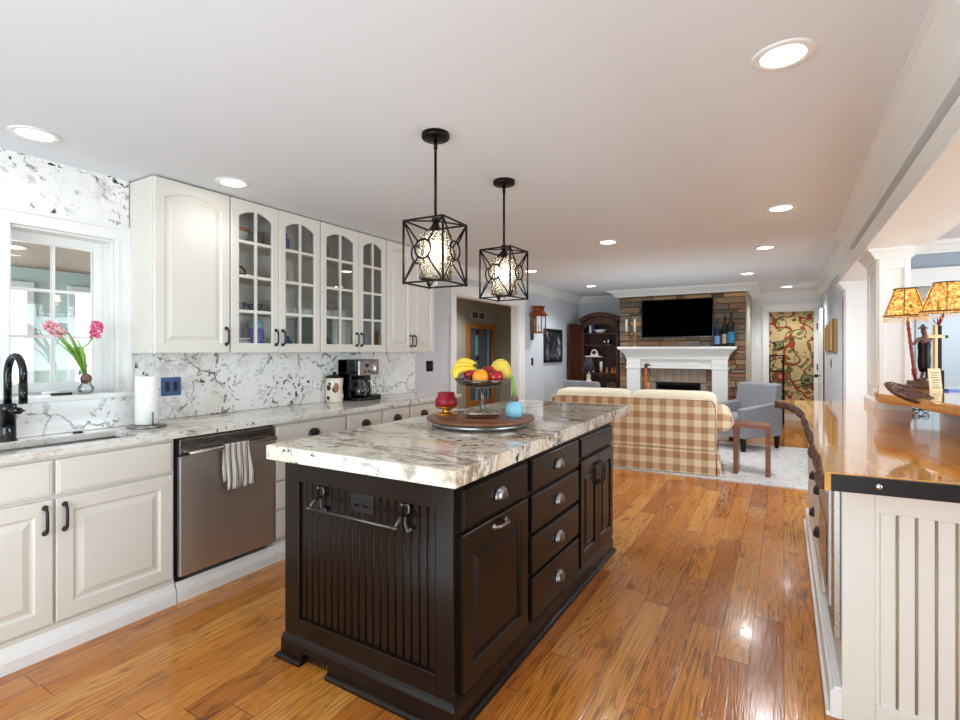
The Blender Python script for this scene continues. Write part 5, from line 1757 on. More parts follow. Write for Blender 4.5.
# cross with a leaning card on a blue tray
cxp = at(935.5, 388, 3.05)
cxp.z = lz
root = thing('wooden_cross', 'pale wooden cross with dark upright standing beside the lamp figure', 'cross', cxp)
b = MB()
d_ = 0.012
for pts in (((0, 0.03), (0.4, 0.4)),):
    b.M = frame(cxp, tuple(R3), (VFX, VFY, 0))
    b.box(-0.012, 0.006, -0.01, 0.006, 0.02, 0.395).box(-0.055, 0.05, -0.012, 0.004, 0.315, 0.335)
    b.M = None
b.build('cross_bars', M['pine'], root, bevel=0.002)
b = MB(frame(cxp, tuple(R3), (VFX, VFY, 0)))
b.box(0.0065, 0.032, -0.008, 0.014, 0.12, 0.39).box(-0.006, 0.036, -0.02, 0.03, 0.0, 0.12).box(0.05, 0.072, -0.006, 0.008, 0.314, 0.332)
b.build('dark_backing', M['soot'], root, bevel=0.002)
root = thing('leaning_card', 'cream card with rows of small lines leaning on the cross', 'card', cxp + R3 * -0.062)
F4 = frame(cxp + R3 * -0.062 + V((VFX, VFY, 0)) * -0.075, tuple(R3), tuple((V((VFX, VFY, 0)) * -0.95 + U * 0.2).normalized()), tuple((U + V((VFX, VFY, 0)) * 0.38 + R3 * 0.24).normalized()))
MB(F4).box(-0.037, 0.037, -0.004, 0.0, 0.0, 0.145).build('card', M['tan'], root)
b = MB(F4)
for k in range(7): b.box(-0.024 + 0.004 * (k % 2), 0.024 - 0.006 * (k % 3), 0.0, 0.0006, 0.02 + k * 0.016, 0.024 + k * 0.016)
b.build('text_lines', M['smoke'], root)
F5 = frame(cxp + R3 * -0.005, tuple(R3), (VFX, VFY, 0))
o = MB(F5).box(0.005, 0.075, -0.085, -0.03, 0, 0.012).build('blue_box', M['cobalt'], loc=cxp + R3 * 0.0, bevel=0.002)
tag(o, 'flat blue box lying on the ledge at the foot of the cross', 'box')

# woven oval dish at the tip of the ledge
dc = P(909, 396, 2.54) - U * 0.036
root = thing('woven_dish', 'brown woven oval dish tilted at the tip of the raised ledge', 'dish', dc)
axd = (R3 * 0.95 - U * 0.30).normalized()
upd = (U * 0.75 - V((VFX, VFY, 0)) * 0.62).normalized()
upd = (upd - axd * upd.dot(axd)).normalized()
F6 = Matrix(((axd.x, 0, upd.x, 0), (axd.y, 0, upd.y, 0), (axd.z, 0, upd.z, 0), (0, 0, 0, 1)))
sd = upd.cross(axd)
for i in range(3): F6[i][1] = sd[i]
b = MB(Matrix.Translation(dc + U * 0.036) @ F6)
for k in range(9):
    t = k / 8
    rx, ry, zz = 0.05 + 0.09 * t, 0.016 + 0.038 * t, -0.012 + 0.03 * t * t
    b.tube([(rx * math.cos(a), ry * math.sin(a), zz + 0.0015 * math.sin(a * 9 + k * PI)) for a in [2 * PI * i / 40 for i in range(40)]], 0.0038, 6, closed=True)
for k in range(26):
    a = 2 * PI * k / 26
    b.tube([((0.05 + 0.09 * t) * math.cos(a), (0.016 + 0.038 * t) * math.sin(a), -0.012 + 0.03 * t * t + 0.002) for t in (0, 0.33, 0.66, 1)], 0.003, 5)
b.loops([[(r * 0.05 * math.cos(a), r * 0.018 * math.sin(a), z) for a in [2 * PI * i / 24 for i in range(24)]] for r, z in ((0.1, -0.016), (1, -0.014), (1, -0.01), (0.1, -0.01))])
b.build('weave', M['bark_mesh'], root)
gl = P(921, 412.5, 3.3)
root = thing('eyeglasses', 'dark folded eyeglasses lying on the slab below the ledge', 'glasses', (gl.x, gl.y, st))
b = MB()
for s in (-1, 1):
    c = V((gl.x, gl.y, st + 0.02)) + R3 * 0.03 * s
    b.tube([c + R3 * 0.024 * math.cos(a) + U * 0.017 * math.sin(a) for a in [2 * PI * i / 20 for i in range(20)]], 0.003, 6, closed=True)
b.tube([V((gl.x, gl.y, st + 0.024)) + R3 * -0.008, V((gl.x, gl.y, st + 0.026)), V((gl.x, gl.y, st + 0.024)) + R3 * 0.008], 0.003, 6)
b.build('rims', M['black_gloss'], root)
b = MB()
for s, q in ((-1, 0.0), (1, 0.006)):
    c = V((gl.x, gl.y, st + 0.024 - q)) + R3 * 0.055 * s
    b.tube([c, c - R3 * s * 0.1 + V((VFX, VFY, 0)) * (0.012 + q)], 0.0024, 6)
b.build('temples', M['black_gloss'], root)

# ------------------------------------------------------------------ living room
o = MB().box(-1.62, 1.62, -1.2, 1.2, 0, 0.012).build('area_rug', M['rug'], loc=(0, 0, 0))
o.location, o.rotation_euler = (-1.30, 6.915, 0.0), (0, 0, 0.03)
tag(o, 'large pale grey rug under sofa and armchairs', 'rug')
RZ = 0.012

# sofa; its back faces the kitchen
sa = 0.11
cs, sn = math.cos(sa), math.sin(sa)
sx_, sy_ = -0.615 + (-0.9 * cs - 0.45 * sn), 5.85 + (-0.9 * sn + 0.45 * cs)
root = thing('sofa', 'brown and cream checked sofa seen from behind', 'sofa', (sx_, sy_, RZ), sa, local=True)
b = MB()
rc = 0.07
prof = [(-0.9, 0.25), (0.9, 0.25)] + [(0.9 - rc + rc * math.cos(a), 0.80 - rc + rc * math.sin(a)) for a in [PI / 2 * i / 6 for i in range(7)]] + [(-0.9 + rc - rc * math.sin(a), 0.80 - rc + rc * math.cos(a)) for a in [PI / 2 * i / 6 for i in range(7)]]
b.prism(prof, -0.45, -0.26, 'y')
b.build('backrest', M['plaid'], root, bevel=0.03, seg=4, local=True)
b = MB()
b.tube([(p[0], -0.445, p[1]) for p in prof[1:] + prof[:1]], 0.007, 6)
b.build('piping', M['cream_fabric'], root, local=True)
b = MB()
b.box(-0.88, 0.88, -0.26, 0.42, 0.12, 0.30)
b.build('seat_base', M['plaid'], root, bevel=0.02, local=True)
b = MB()
b.prism([(-0.9, 0.255), (-0.1, 0.255), (-0.14, 0.006), (-0.905, 0.006)], -0.456, -0.442, 'y').prism([(-0.1, 0.255), (0.897, 0.255), (0.905, 0.006), (-0.07, 0.006)], -0.458, -0.442, 'y')
b.box(-0.135, -0.075, -0.444, -0.438, 0.006, 0.255)
for y0, y1 in ((-0.445, 0.42),): b.box(0.895, 0.93, y0 + 0.02, y1, 0.006, 0.255).box(-0.93, -0.895, y0 + 0.02, y1, 0.006, 0.255)
b.add([(0.905, -0.447, 0.25), (0.915, -0.475, 0.006), (0.965, -0.43, 0.006), (0.93, -0.435, 0.25), (0.90, -0.40, 0.1)], [(0, 1, 2, 3), (0, 4, 1), (1, 4, 2), (2, 4, 3), (3, 4, 0)])
b.box(-0.9, 0.9, 0.42, 0.434, 0.006, 0.255)
b.build('skirt', M['plaid'], root, bevel=0.004, local=True)
for s in (-1, 1):
    b = MB()
    pr = [(0.76, 0.255), (0.90, 0.255), (0.905, 0.44)]
    for i in range(13):
        a = -2.0 + (PI + 1.9) * i / 12
        pr.append((0.955 + 0.115 * math.cos(a), 0.575 + 0.11 * math.sin(a)))
    pr += [(0.78, 0.6), (0.76, 0.5)]
    b.prism([(s * p[0], p[1]) for p in pr], -0.40, 0.43, 'y', smooth=False)
    b.build('arm', M['plaid'], root, bevel=0.015, seg=3, local=True)
for x0, x1 in ((-0.80, -0.005), (0.005, 0.80)):
    b = MB()
    b.pillow(x0, x1, -0.26, 0.45, 0.28, 0.48, 0.25)
    b.build('seat_cushion', M['plaid'], root, local=True)
for x0, x1 in ((-0.885, -0.005), (0.005, 0.885)):
    b = MB()
    b.pillow(x0, x1 + (0.03 if x1 > 0.5 else 0), -0.34, 0.04, 0.46, 0.868, 0.22)
    b.build('back_cushion', M['cream_fabric'] if x0 < -0.5 else M['cream_fabric'], root, local=True)


def armchair(label, loc, rot):
    r = thing('armchair', label, 'armchair', loc, rot, group='grey armchairs', local=True)
    w, d = 0.325, 0.35
    b = MB()
    pr = [(-d, 0.22), (-d + 0.17, 0.22), (-d + 0.07, 0.86), (-d - 0.06, 0.88)]
    b.prism(pr, -w + 0.02, w - 0.02, 'x')
    b.build('backrest', M['grey_fabric'], r, bevel=0.025, seg=3, local=True)
    for s in (-1, 1):
        b = MB()
        b.prism([(-d - 0.02, 0.17), (d, 0.17), (d + 0.02, 0.56), (-d - 0.04, 0.63)], s * w, s * (w - 0.1), 'x')
        b.build('arm', M['grey_fabric'], r, bevel=0.02, seg=3, local=True)
    b = MB()
    b.box(-w + 0.1, w - 0.1, -d + 0.02, d - 0.01, 0.17, 0.30)
    b.build('seat_base', M['grey_fabric'], r, bevel=0.01, local=True)
    b = MB()
    b.pillow(-w + 0.1, w - 0.1, -d + 0.1, d + 0.02, 0.29, 0.46, 0.22)
    b.build('seat_cushion', M['grey_fabric'], r, local=True)
    for x in (-w + 0.05, w - 0.05):
        for y in (-d + 0.02, d - 0.04):
            MB().loops([[(x + k * a, y + k * c, z) for a, c in ((-1, -1), (1, -1), (1, 1), (-1, 1))] for z, k in ((0, 0.018), (0.18, 0.026))]).build('leg', M['soot'], r, local=True)
    return r


ac = armchair('grey armchair beside the small walnut table', (-0.50, 7.86, RZ), math.radians(144.5))
dup(ac, (-2.50, 7.60, RZ), math.radians(-18), 'grey armchair hidden behind the checked sofa, only its back top showing')

root = thing('side_table', 'small walnut bench shaped side table beside the sofa arm', 'side table', (-0.295, 6.22, RZ))
MB().box(-0.47, -0.122, 6.08, 6.36, 0.515, 0.555).build('table_top', M['walnut'], root, bevel=0.003)
for x0, x1 in ((-0.47, -0.425), (-0.167, -0.122)):
    MB().box(x0, x1, 6.08, 6.36, RZ, 0.515).build('side_panel', M['walnut'], root, bevel=0.003)

# ------------------------------------------------------------------ fireplace
CX0, CX1, CY = -2.37, -0.486, 8.5
root = thing('fireplace', 'stacked stone chimney with dark firebox', 'fireplace', (-1.43, 8.8, 0))
FB0, FB1, FBZ = -1.765, -1.12, 0.825
b = MB()
b.box(CX0, FB0, CY + 0.02, 9.098, 0, CZ - 0.002).box(FB1, -0.602, CY + 0.02, 9.098, 0, CZ - 0.002).box(FB0, FB1, CY + 0.02, 9.098, FBZ, CZ - 0.002).box(FB0, FB1, CY + 0.5, 9.098, 0, FBZ)
b.build('chimney', M['slate'], root)
b = MB()
rnd = random.Random(11)
pal = [(204, 172, 138), (190, 150, 116), (216, 190, 158), (176, 158, 142), (160, 156, 154), (186, 180, 174), (196, 142, 106), (146, 136, 130), (222, 200, 170), (190, 170, 148)]


def stones(x0, x1, z0, z1):
    z = z0
    while z < z1 - 0.01:
        h = min(rnd.choice((0.045, 0.06, 0.075, 0.095)), z1 - z)
        x = x0
        while x < x1 - 0.01:
            w = min(rnd.uniform(0.13, 0.42), x1 - x)
            if x1 - x - w < 0.07: w = x1 - x
            kk = rnd.uniform(0.85, 1.1)
            c = [v * kk for v in rnd.choice(pal)]
            b.col = S(*[min(255, v) for v in c])
            y = CY - rnd.uniform(-0.006, 0.035)
            j = lambda: rnd.uniform(-0.004, 0.004)
            e = 0.007
            b.loops([[(x, CY + 0.019, z), (x + w, CY + 0.019, z), (x + w, CY + 0.019, z + h), (x, CY + 0.019, z + h)],
                     [(x + 0.002, y + 0.012 + j(), z + 0.002), (x + w - 0.002, y + 0.012 + j(), z + 0.002), (x + w - 0.002, y + 0.012 + j(), z + h - 0.002), (x + 0.002, y + 0.012 + j(), z + h - 0.002)],
                     [(x + e, y + j(), z + e), (x + w - e, y + j(), z + e), (x + w - e, y + j(), z + h - e), (x + e, y + j(), z + h - e)]])
            x += w
        z += h


stones(CX0, -1.87, 0, 1.05)
stones(-1.02, CX1, 0, 1.05)
stones(CX0, CX1, 1.05, CZ - 0.003)
b.col = None
b.build('stone_cladding', M['ledge_stone'], root)
b = MB()
for k in range(7): b.box(-1.868 + k * 0.1205, -1.868 + (k + 1) * 0.1205 - 0.004, CY - 0.012, CY + 0.02, FBZ + 0.01, 1.045)
for k in range(7):
    b.box(-1.868, FB0 + 0.004, CY - 0.012, CY + 0.02, k * 0.118, k * 0.118 + 0.114).box(FB1 - 0.004, -1.022, CY - 0.012, CY + 0.02, k * 0.118, k * 0.118 + 0.114)
b.build('tile_surround', M['tile'], root, bevel=0.002)
b = MB()
b.box(FB0, FB1, CY + 0.47, CY + 0.5, 0, FBZ).box(FB0, FB0 + 0.02, CY, CY + 0.48, 0, FBZ).box(FB1 - 0.02, FB1, CY, CY + 0.48, 0, FBZ).box(FB0, FB1, CY, CY + 0.48, FBZ - 0.02, FBZ).box(FB0, FB1, CY, CY + 0.48, 0, 0.03)
b.box(FB0, FB1, CY - 0.016, CY - 0.002, FBZ - 0.03, FBZ + 0.012).box(FB0 - 0.012, FB0 + 0.02, CY - 0.016, CY - 0.002, 0, FBZ).box(FB1 - 0.02, FB1 + 0.012, CY - 0.016, CY - 0.002, 0, FBZ)
b.build('firebox', M['soot'], root)

root = thing('mantelpiece', 'white mantelpiece with crown moulded shelf round the fireplace', 'mantelpiece', (-1.475, 8.42, 0))
MY = CY - 0.036
b = MB()
b.box(-2.2, -0.76, 8.40, MY, 1.055, 1.21).box(-2.0, -0.94, 8.385, 8.40, 1.055, 1.075)
b.box(-1.85, -1.11, 8.392, 8.40, 1.10, 1.18)
b.build('frieze', M['trim'], root, bevel=0.003)
for x0, x1 in ((-2.215, -2.0), (-0.935, -0.72)):
    b = MB()
    b.box(x0, x1, 8.36, MY, 0, 1.05).box(x0 - 0.012, x1 + 0.012, 8.348, MY, 1.05, 1.085).box(x0, x1, 8.355, MY, 1.085, 1.13).box(x0 - 0.008, x1 + 0.008, 8.35, MY, 1.13, 1.15).box(x0, x1, 8.355, MY, 1.15, 1.21)
    b.box(x0 - 0.012, x1 + 0.012, 8.345, MY, 0, 0.14)
    b.build('pilaster', M['trim'], root, bevel=0.003)
b = MB()
b.loops([[(-2.215 - k, MY, z), (-0.72 + k, MY, z), (-0.72 + k, 8.36 - k, z), (-2.215 - k, 8.36 - k, z)] for z, k in ((1.20, 0.0), (1.205, 0.012), (1.235, 0.014), (1.27, 0.028), (1.31, 0.056), (1.345, 0.092), (1.362, 0.112), (1.366, 0.122), (1.40, 0.126))])
b.build('shelf', M['trim'], root)

root = thing('television', 'large black flat television on the stone chimney', 'television', (-1.45, 8.42, 1.55))
MB().box(-1.985, -0.92, 8.40, 8.44, 1.545, 2.15).build('casing', M['black_gloss'], root, bevel=0.004)
MB().box(-1.975, -0.93, 8.397, 8.401, 1.56, 2.14).build('screen', M['screen'], root)
MB().box(-1.65, -1.25, 8.44, 8.462, 1.7, 2.0).build('bracket', M['black_metal'], root)

root = None
for i, (x, lb) in enumerate(((-2.218, 'left of the two brass candlesticks with ivory taper on the mantel'), (-2.083, 'right of the two brass candlesticks with ivory taper on the mantel'))):
    if root is None:
        root = thing('candlestick', lb, 'candlestick', (x, 8.36, 1.40), group='brass candlesticks on the mantel', local=True)
        MB().lathe([(0, 0), (0.042, 0), (0.04, 0.008), (0.01, 0.018), (0.007, 0.05), (0.012, 0.06), (0.006, 0.07), (0.006, 0.2), (0.012, 0.21), (0.024, 0.235), (0.022, 0.245), (0, 0.245)]).build('stick', M['gold'], root, local=True)
        MB().lathe([(0, 0.24), (0.018, 0.24), (0.017, 0.445), (0.012, 0.452), (0, 0.455)]).build('taper', M['wax'], root, local=True)
    else: dup(root, (x, 8.36, 1.40), label=lb)
for x, y, h, r, gm, lm, lb in ((-0.86, 8.36, 0.38, 0.044, 'wine_blue', 'label_blue', 'shortest bottle on the mantel, pale blue front label'), (-0.765, 8.418, 0.44, 0.042, 'wine_glass', 'label_cream', 'dark bottle in the middle of the three on the mantel'), (-0.67, 8.335, 0.51, 0.055, 'wine_glass', 'label_teal', 'tallest dark bottle on the mantel with teal label')):
    root = thing('wine_bottle', lb, 'bottle', (x, y, 1.40), group='bottles on the mantel')
    MB().lathe([(0, 0), (r * 0.9, 0), (r, 0.008), (r, h * 0.6), (r * 0.8, h * 0.68), (r * 0.36, h * 0.76), (r * 0.33, h * 0.95), (r * 0.4, h * 0.955), (r * 0.4, h), (0, h)], (x, y, 1.40)).build('bottle_body', M[gm], root)
    b = MB()
    arc = [(-2.6 + 2.2 * i / 12) for i in range(13)]
    b.loops([[(x + (r + 0.001) * math.cos(a), y + (r + 0.001) * math.sin(a), 1.40 + z) for a in arc] for z in (h * 0.1, h * 0.42)], cap0=False, cap1=False, smooth=True)
    b.f = [f for f in b.f if abs(f[0] - f[1]) == 1]
    b.s, b.c = b.s[:len(b.f)], b.c[:len(b.f)]
    b.build('bottle_label', M[lm], root)

root = thing('walking_cane', 'orange walking cane with bird head handle leaning on the mantelpiece', 'cane', (-1.86, 8.24, RZ))
b = MB()
b.tube([(-1.86, 8.22, 0.0), (-1.90, 8.33, 0.98), (-1.905, 8.345, 1.08)], [0.014, 0.018, 0.02], 8)
b.build('shaft', M['orange_band'], root)
b = MB()
b.ball((-1.90, 8.338, 1.10), 0.032, 0.03, 0.034, 12, 8).tube([(-1.905, 8.335, 1.06), (-1.903, 8.337, 1.10)], 0.024, 8)
b.tube([(-1.89, 8.335, 1.112), (-1.85, 8.33, 1.108), (-1.825, 8.33, 1.09)], [0.024, 0.014, 0.003], 8)
b.build('bird_head_handle', M['brown'], root)

# ------------------------------------------------------------------ bookcase in the corner
BX0, BX1, BY0, BY1 = -3.11, -2.455, 8.70, 9.075
root = thing('bookcase', 'dark carved arched bookcase in the corner beside the chimney', 'bookcase', (-2.78, 8.9, 0))
b = MB()
t = 0.035
b.box(BX0, BX0 + t, BY0, BY1, 0, 1.82).box(BX1 - t, BX1, BY0, BY1, 0, 1.82).box(BX0 + t, BX1 - t, BY1 - 0.02, BY1, 0, 1.82).box(BX0 + t, BX1 - t, BY0 + 0.01, BY1, 0.0, 0.08).box(BX0 + t, BX1 - t, BY0 + 0.01, BY1 - 0.02, 1.83, 1.86)
b.build('body', M['dark_wood'], root, bevel=0.004)
xm, hw = (BX0 + BX1) / 2, (BX1 - BX0) / 2
for nm, k, y0, zl, th in (('cornice', 1.10, BY0 - 0.05, 1.83, 0.075), ('arch_board', 0.98, BY0, 1.71, 0.13)):
    b = MB()
    up = [(xm + hw * k * (-1 + 2 * i / 16), zl + 0.11 * (1 - (-1 + 2 * i / 16) ** 2) + th * (1 if nm == 'cornice' else 0.9)) for i in range(17)]
    dn = [(xm + hw * k * (1 - 2 * i / 16), zl + 0.11 * (1 - (1 - 2 * i / 16) ** 2)) for i in range(17)]
    b.prism(up + dn, y0, BY0 + (0.02 if nm == 'arch_board' else 0.3), 'y')
    if nm == 'cornice':
        for i in range(9):
            x = xm + hw * 0.9 * (-1 + 2 * (i + 0.5) / 9)
            z = zl + 0.11 * (1 - ((x - xm) / hw / 1.1) ** 2) + 0.03
            b.ball((x, y0, z), 0.03, 0.012, 0.02, 8, 6)
    b.build(nm, M['dark_wood'], root, bevel=0.003)
for z in (1.65, 1.44, 1.225, 0.943, 0.55):
    MB().box(BX0 + t, BX1 - t, BY0 + 0.02, BY1 - 0.02, z - 0.02, z).build('shelf', M['dark_wood'], root)
b = MB()
for i in range(14): b.cyl((BX0 + 0.06 + i * 0.041, BY0 + 0.02, 0.80), (BX0 + 0.06 + i * 0.041, BY0 + 0.02, 0.92), 0.006, 6)
b.box(BX0 + t, BX1 - t, BY0 + 0.01, BY0 + 0.03, 0.775, 0.80)
b.build('spindle_rail', M['dark_wood'], root)
hx, hy = BX0 + 0.005, BY0 - 0.005
dv = V((-0.12, -0.29, 0)).normalized()
nv = V((-dv.y, dv.x, 0))
mb = MB()
door_front(mb, frame((hx, hy, 0.66), tuple(dv), tuple(-nv)), 0.31, 1.15, t=0.028, stile=0.055)
d = mb.build('door', M['dark_wood'], root)
d['label'] = 'open panelled door leaf'
mb = MB()
door_front(mb, frame((BX0 + t, BY0 - 0.004, 0.09), (1, 0, 0), (0, -1, 0)), BX1 - BX0 - 2 * t, 0.44, t=0.022, stile=0.06)
mb.build('lower_door', M['dark_wood'], root)
# ornaments on its shelves
ky = 8.84


def kn(name, label, cat, shapes, loc, group=None):
    if len(shapes) == 1:
        return tag(shapes[0][1].build(name, M[shapes[0][2]], loc=loc), label, cat, group)
    r = thing(name, label, cat, loc, group=group)
    for nm, mb_, mt in shapes: mb_.build(nm, M[mt], r)


kn('white_book', 'upright white book on the top shelf of the bookcase', 'book', [('pages', MB().box(-2.985, -2.955, 8.76, 8.92, 1.65, 1.85), 'white_china'), ('cover', MB().box(-2.99, -2.985, 8.755, 8.925, 1.65, 1.855).box(-2.955, -2.95, 8.755, 8.925, 1.65, 1.855).box(-2.99, -2.95, 8.92, 8.926, 1.65, 1.855), 'label_blue')], (-2.97, 8.84, 1.65))
kn('serving_bowl', 'white bowl beside the upright white book', 'bowl', [('bowl', MB().lathe(bowl(0.11, 0.06), (-2.82, ky, 1.65)), 'white_china')], (-2.82, ky, 1.65))
b = MB().ball((-2.665, ky, 1.44 + 0.055), 0.05, 0.05, 0.052, 16, 10).cyl((-2.665, ky, 1.44), (-2.665, ky, 1.46), 0.035)
kn('teapot', 'silver teapot on the second shelf of the bookcase', 'teapot', [('pot_body', b, 'silver'), ('spout', MB().tube([(-2.71, ky, 1.48), (-2.745, ky, 1.49), (-2.765, ky, 1.53)], [0.014, 0.01, 0.007]), 'silver'), ('lid', MB().lathe([(0, 0.1), (0.03, 0.1), (0.02, 0.115), (0.006, 0.12), (0, 0.13)], (-2.665, ky, 1.44)), 'silver')], (-2.665, ky, 1.44))
b = MB()
b.prism([(-2.975, 1.245), (-2.845, 1.245), (-2.845, 1.285)] + [(-2.91 + 0.055 * math.cos(a), 1.30 + 0.06 * math.sin(a)) for a in [PI * i / 10 for i in range(11)]] + [(-2.975, 1.285)], 8.79, 8.85, 'y')
kn('mantel_clock', 'white arched mantel clock standing on a white tray', 'clock', [('case', b, 'white_china'), ('dial', MB().cyl((-2.91, 8.792, 1.303), (-2.91, 8.784, 1.303), 0.036, 20), 'smoke')], (-2.91, 8.82, 1.245))
kn('white_tray', 'white tray under the arched clock on the third shelf', 'tray', [('t', MB().box(-3.06, -2.78, 8.74, 8.9, 1.225, 1.245), 'white_china')], (-2.92, 8.82, 1.225))
kn('silver_tray', 'silver oval tray on the third shelf near the chimney side', 'tray', [('t', MB().lathe([(0, 0), (0.07, 0), (0.1, 0.02), (0.1, 0.025), (0, 0.008)], (-2.60, ky, 1.225), sy=0.7), 'silver')], (-2.6, ky, 1.225))
kn('pillar_candle', 'tall white candle on the fourth shelf of the bookcase', 'candle', [('wax', MB().lathe([(0, 0.02), (0.026, 0.02), (0.026, 0.2), (0, 0.205)], (-2.785, 8.8, 0.943)), 'wax'), ('dish', MB().lathe([(0, 0), (0.036, 0), (0.04, 0.02), (0, 0.02)], (-2.785, 8.8, 0.943)), 'silver')], (-2.785, 8.8, 0.943))
for k, (x, mt, lb) in enumerate(((-2.93, 'silver', 'small silver figurine left of the tall white candle'), (-2.68, 'clay', 'orange clay figurine right of the tall white candle'), (-2.585, 'orange_band', 'second orange clay figurine from the white candle'), (-2.525, 'clay', 'last orange clay figurine beside the chimney'))):
    b = MB()
    b.lathe([(0, 0), (0.026, 0), (0.03, 0.02), (0.018, 0.05), (0.022, 0.06), (0.01, 0.066), (0, 0.066)], (x, 8.8, 0.943), 14).ball((x, 8.8, 0.943 + 0.082), 0.018, n=10, m=8)
    tag(b.build('figurine', M[mt], loc=(x, 8.8, 0.943)), lb, 'figurine', 'figurines on the fourth shelf')
b = MB()
rnd = random.Random(2)
for k in range(60):
    a, e = rnd.uniform(0, 6.28), rnd.uniform(0.2, 1.5)
    q = V((-2.60 + 0.10 * math.cos(a) * math.cos(e), 8.80 + 0.05 * math.sin(a) * math.cos(e), 0.65 + 0.12 * math.sin(e)))
    b.ball(q, 0.012, n=6, m=4).tube([(-2.60, 8.80, 0.62), q], 0.002, 4)
kn('dried_flowers', 'straw coloured dried flowers in a pot low in the bookcase', 'flower', [('flowers', b, 'straw'), ('pot', MB().lathe(cup(0.05, 0.09), (-2.60, 8.80, 0.55)), 'clay')], (-2.6, 8.8, 0.55))

# end table and lamp in front of the bookcase
ex, ey = -2.83, 8.26
root = thing('end_table', 'dark round end table carrying the charcoal shaded lamp', 'table', (ex, ey, 0))
MB().lathe([(0, 0.60), (0.2, 0.60), (0.205, 0.61), (0.2, 0.625), (0, 0.625)], (ex, ey, 0), 32).build('table_top', M['dark_wood'], root)
MB().lathe([(0, 0), (0.15, 0), (0.14, 0.02), (0.03, 0.05), (0.025, 0.3), (0.04, 0.4), (0.025, 0.58), (0.06, 0.60), (0, 0.60)], (ex, ey, 0.0)).build('pedestal', M['dark_wood'], root)
root = thing('table_lamp', 'small lamp with charcoal shade and pale figured base by bookcase', 'lamp', (ex, ey, 0.625))
MB().lathe([(0, 0), (0.06, 0), (0.055, 0.02), (0.03, 0.05), (0.045, 0.12), (0.055, 0.18), (0.03, 0.25), (0.04, 0.29), (0.012, 0.33), (0.008, 0.42), (0, 0.42)], (ex, ey, 0.625)).build('base', M['wax'], root)
b = MB()
b.lathe([(0.105, 0.37), (0.05, 0.59), (0.048, 0.59), (0.102, 0.37), (0.105, 0.37)], (ex, ey, 0.625), 28)
b.build('lamp_shade', M['dark_shade'], root)

# wall lantern, framed picture, gilded panels
root = thing('wall_lantern', 'copper wall lantern with glass panes between passage and picture', 'lantern', (WX, 7.03, 1.6))
lx, ly = WX + 0.12, 7.03
MB().box(WX, WX + 0.015, ly - 0.045, ly + 0.045, 1.50, 1.78).build('back_plate', M['pewter'], root)
b = MB()
for z0, z1, k in ((1.60, 1.615, 0.085), (1.86, 1.875, 0.09)): b.box(lx - k, lx + k, ly - k, ly + k, z0, z1)
for sx in (-1, 1):
    for sy in (-1, 1): b.box(lx + sx * 0.077 - 0.007, lx + sx * 0.077 + 0.007, ly + sy * 0.077 - 0.007, ly + sy * 0.077 + 0.007, 1.61, 1.87)
b.loops([[(lx + sx * k, ly + sy * k, z) for sx, sy in ((-1, -1), (1, -1), (1, 1), (-1, 1))] for z, k in ((1.875, 0.105), (1.885, 0.105), (1.945, 0.06), (1.985, 0.06), (2.0, 0.08), (2.02, 0.05))])
b.box(WX + 0.01, lx - 0.08, ly - 0.012, ly + 0.012, 1.70, 1.73)
b.build('copper_frame', M['copper'], root, bevel=0.002)
MB().box(lx - 0.074, lx + 0.074, ly - 0.074, ly + 0.074, 1.617, 1.858).build('panes', M['glass'], root)
MB().cyl((lx, ly, 1.615), (lx, ly, 1.73), 0.013).build('candle', M['wax'], root)
root = thing('framed_picture', 'dark framed black and white print on the blue grey wall', 'picture', (WX, 7.84, 1.15))
b = MB()
y0, y1, z0, z1 = 7.47, 8.21, 1.145, 1.695
for q in ((y0, y0 + 0.045, z0, z1), (y1 - 0.045, y1, z0, z1), (y0, y1, z0, z0 + 0.045), (y0, y1, z1 - 0.045, z1)): b.box(WX + 0.001, WX + 0.035, *q)
b.build('frame', M['black_metal'], root, bevel=0.004)
MB().box(WX + 0.001, WX + 0.012, y0 + 0.04, y1 - 0.04, z0 + 0.04, z1 - 0.04).build('print', M['print'], root)
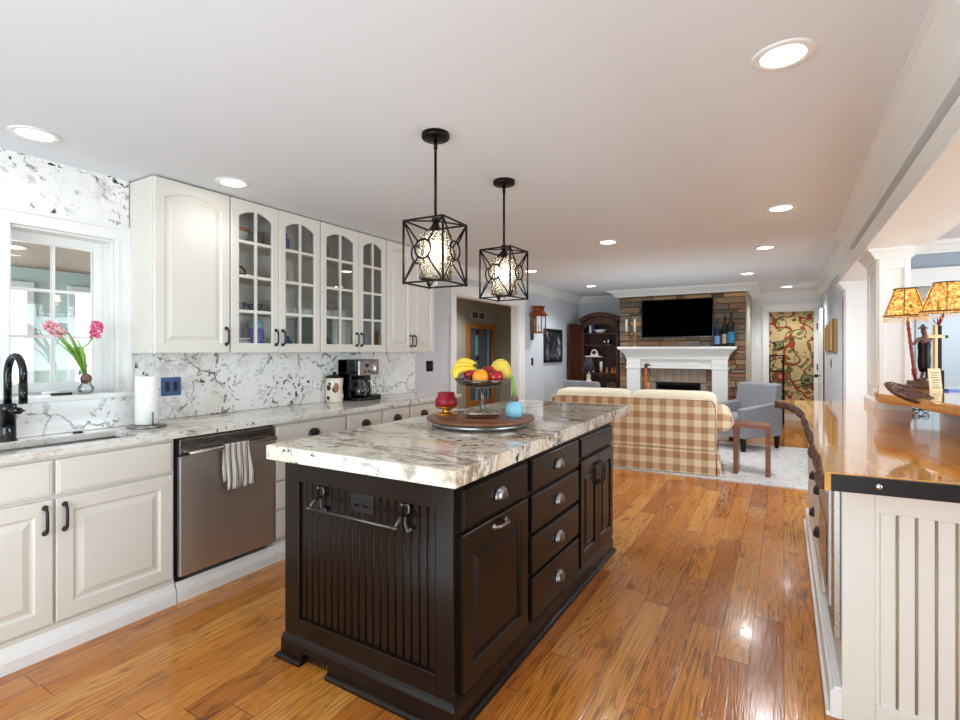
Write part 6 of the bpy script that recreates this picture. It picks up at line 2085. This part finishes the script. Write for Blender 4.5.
for k, (y0, y1, zt, off, lb) in enumerate(((8.42, 8.95, 1.66, 0.03, 'gilded wall panel nearest the hall door'), (7.78, 8.36, 1.69, 0.036, 'gilded wall panel in the middle of the three'), (7.12, 7.72, 1.71, 0.042, 'gilded wall panel nearest the column'))):
    root = thing('wall_panel', lb, 'wall art', (0.53, (y0 + y1) / 2, 1.33), group='gilded panels on the right wall')
    MB().box(0.53 - off, 0.529, y0, y1, 1.335, zt).build('board', M['gold_wood'], root, bevel=0.006)
    b = MB()
    b.box(0.53 - off - 0.006, 0.53 - off, y0, y0 + 0.05, 1.335, zt).box(0.53 - off - 0.006, 0.53 - off, y1 - 0.03, y1, 1.335, zt)
    b.build('edge_band', M['dark_wood'], root)

# plant stand past the hall door
root = thing('plant_stand', 'dark wooden tiered stand in front of the floral paper', 'stand', (-0.12, 10.7, 0))
b = MB()
for x in (-0.23, -0.01):
    for y in (10.6, 10.8): b.box(x - 0.017, x + 0.017, y - 0.017, y + 0.017, 0, 1.26)
b.build('posts', M['soot'], root)
for z in (0.25, 0.6, 0.95, 1.24): MB().box(-0.245, 0.005, 10.585, 10.815, z, z + 0.02).build('shelf', M['soot'], root)

# passage: oak framed glazed panel and vent
root = thing('framed_mirror', 'tall oak framed glazed panel on the passage wall', 'mirror', (-5.0, 8.31, 0.3))
b = MB()
for q in ((7.80, 7.89, 0.3, 1.84), (8.73, 8.82, 0.3, 1.84), (7.89, 8.73, 1.75, 1.84), (7.89, 8.73, 0.3, 0.4)): b.box(-4.999, -4.955, *q)
b.build('frame', M['oak_trim'], root, bevel=0.006)
MB().box(-4.999, -4.985, 7.88, 8.74, 0.39, 1.76).build('glass_panel', M['slate'], root)
b = MB()
b.box(-4.985, -4.965, 8.12, 8.17, 0.4, 1.75).box(-4.985, -4.97, 8.56, 8.60, 0.4, 1.75)
b.build('mullion', M['teal'], root)
b = MB()
for z in (0.75, 1.2, 1.68): b.box(-4.966, -4.95, 8.10, 8.19, z - 0.045, z + 0.045)
b.build('hinge', M['black_metal'], root)
root = thing('air_vent', 'small white wall vent above the oak framed panel', 'vent', (-5.0, 8.2, 2.0))
b = MB()
for q in ((7.98, 8.0, 1.93, 2.08), (8.46, 8.48, 1.93, 2.08), (8.22, 8.24, 1.93, 2.08), (7.98, 8.48, 1.93, 1.945), (7.98, 8.48, 2.065, 2.08)): b.box(-4.999, -4.98, *q)
b.build('frame', M['trim'], root)
b = MB()
for k in range(7): b.box(-4.997, -4.985, 8.0, 8.46, 1.948 + k * 0.017, 1.956 + k * 0.017)
b.build('louvre', M['smoke'], root)
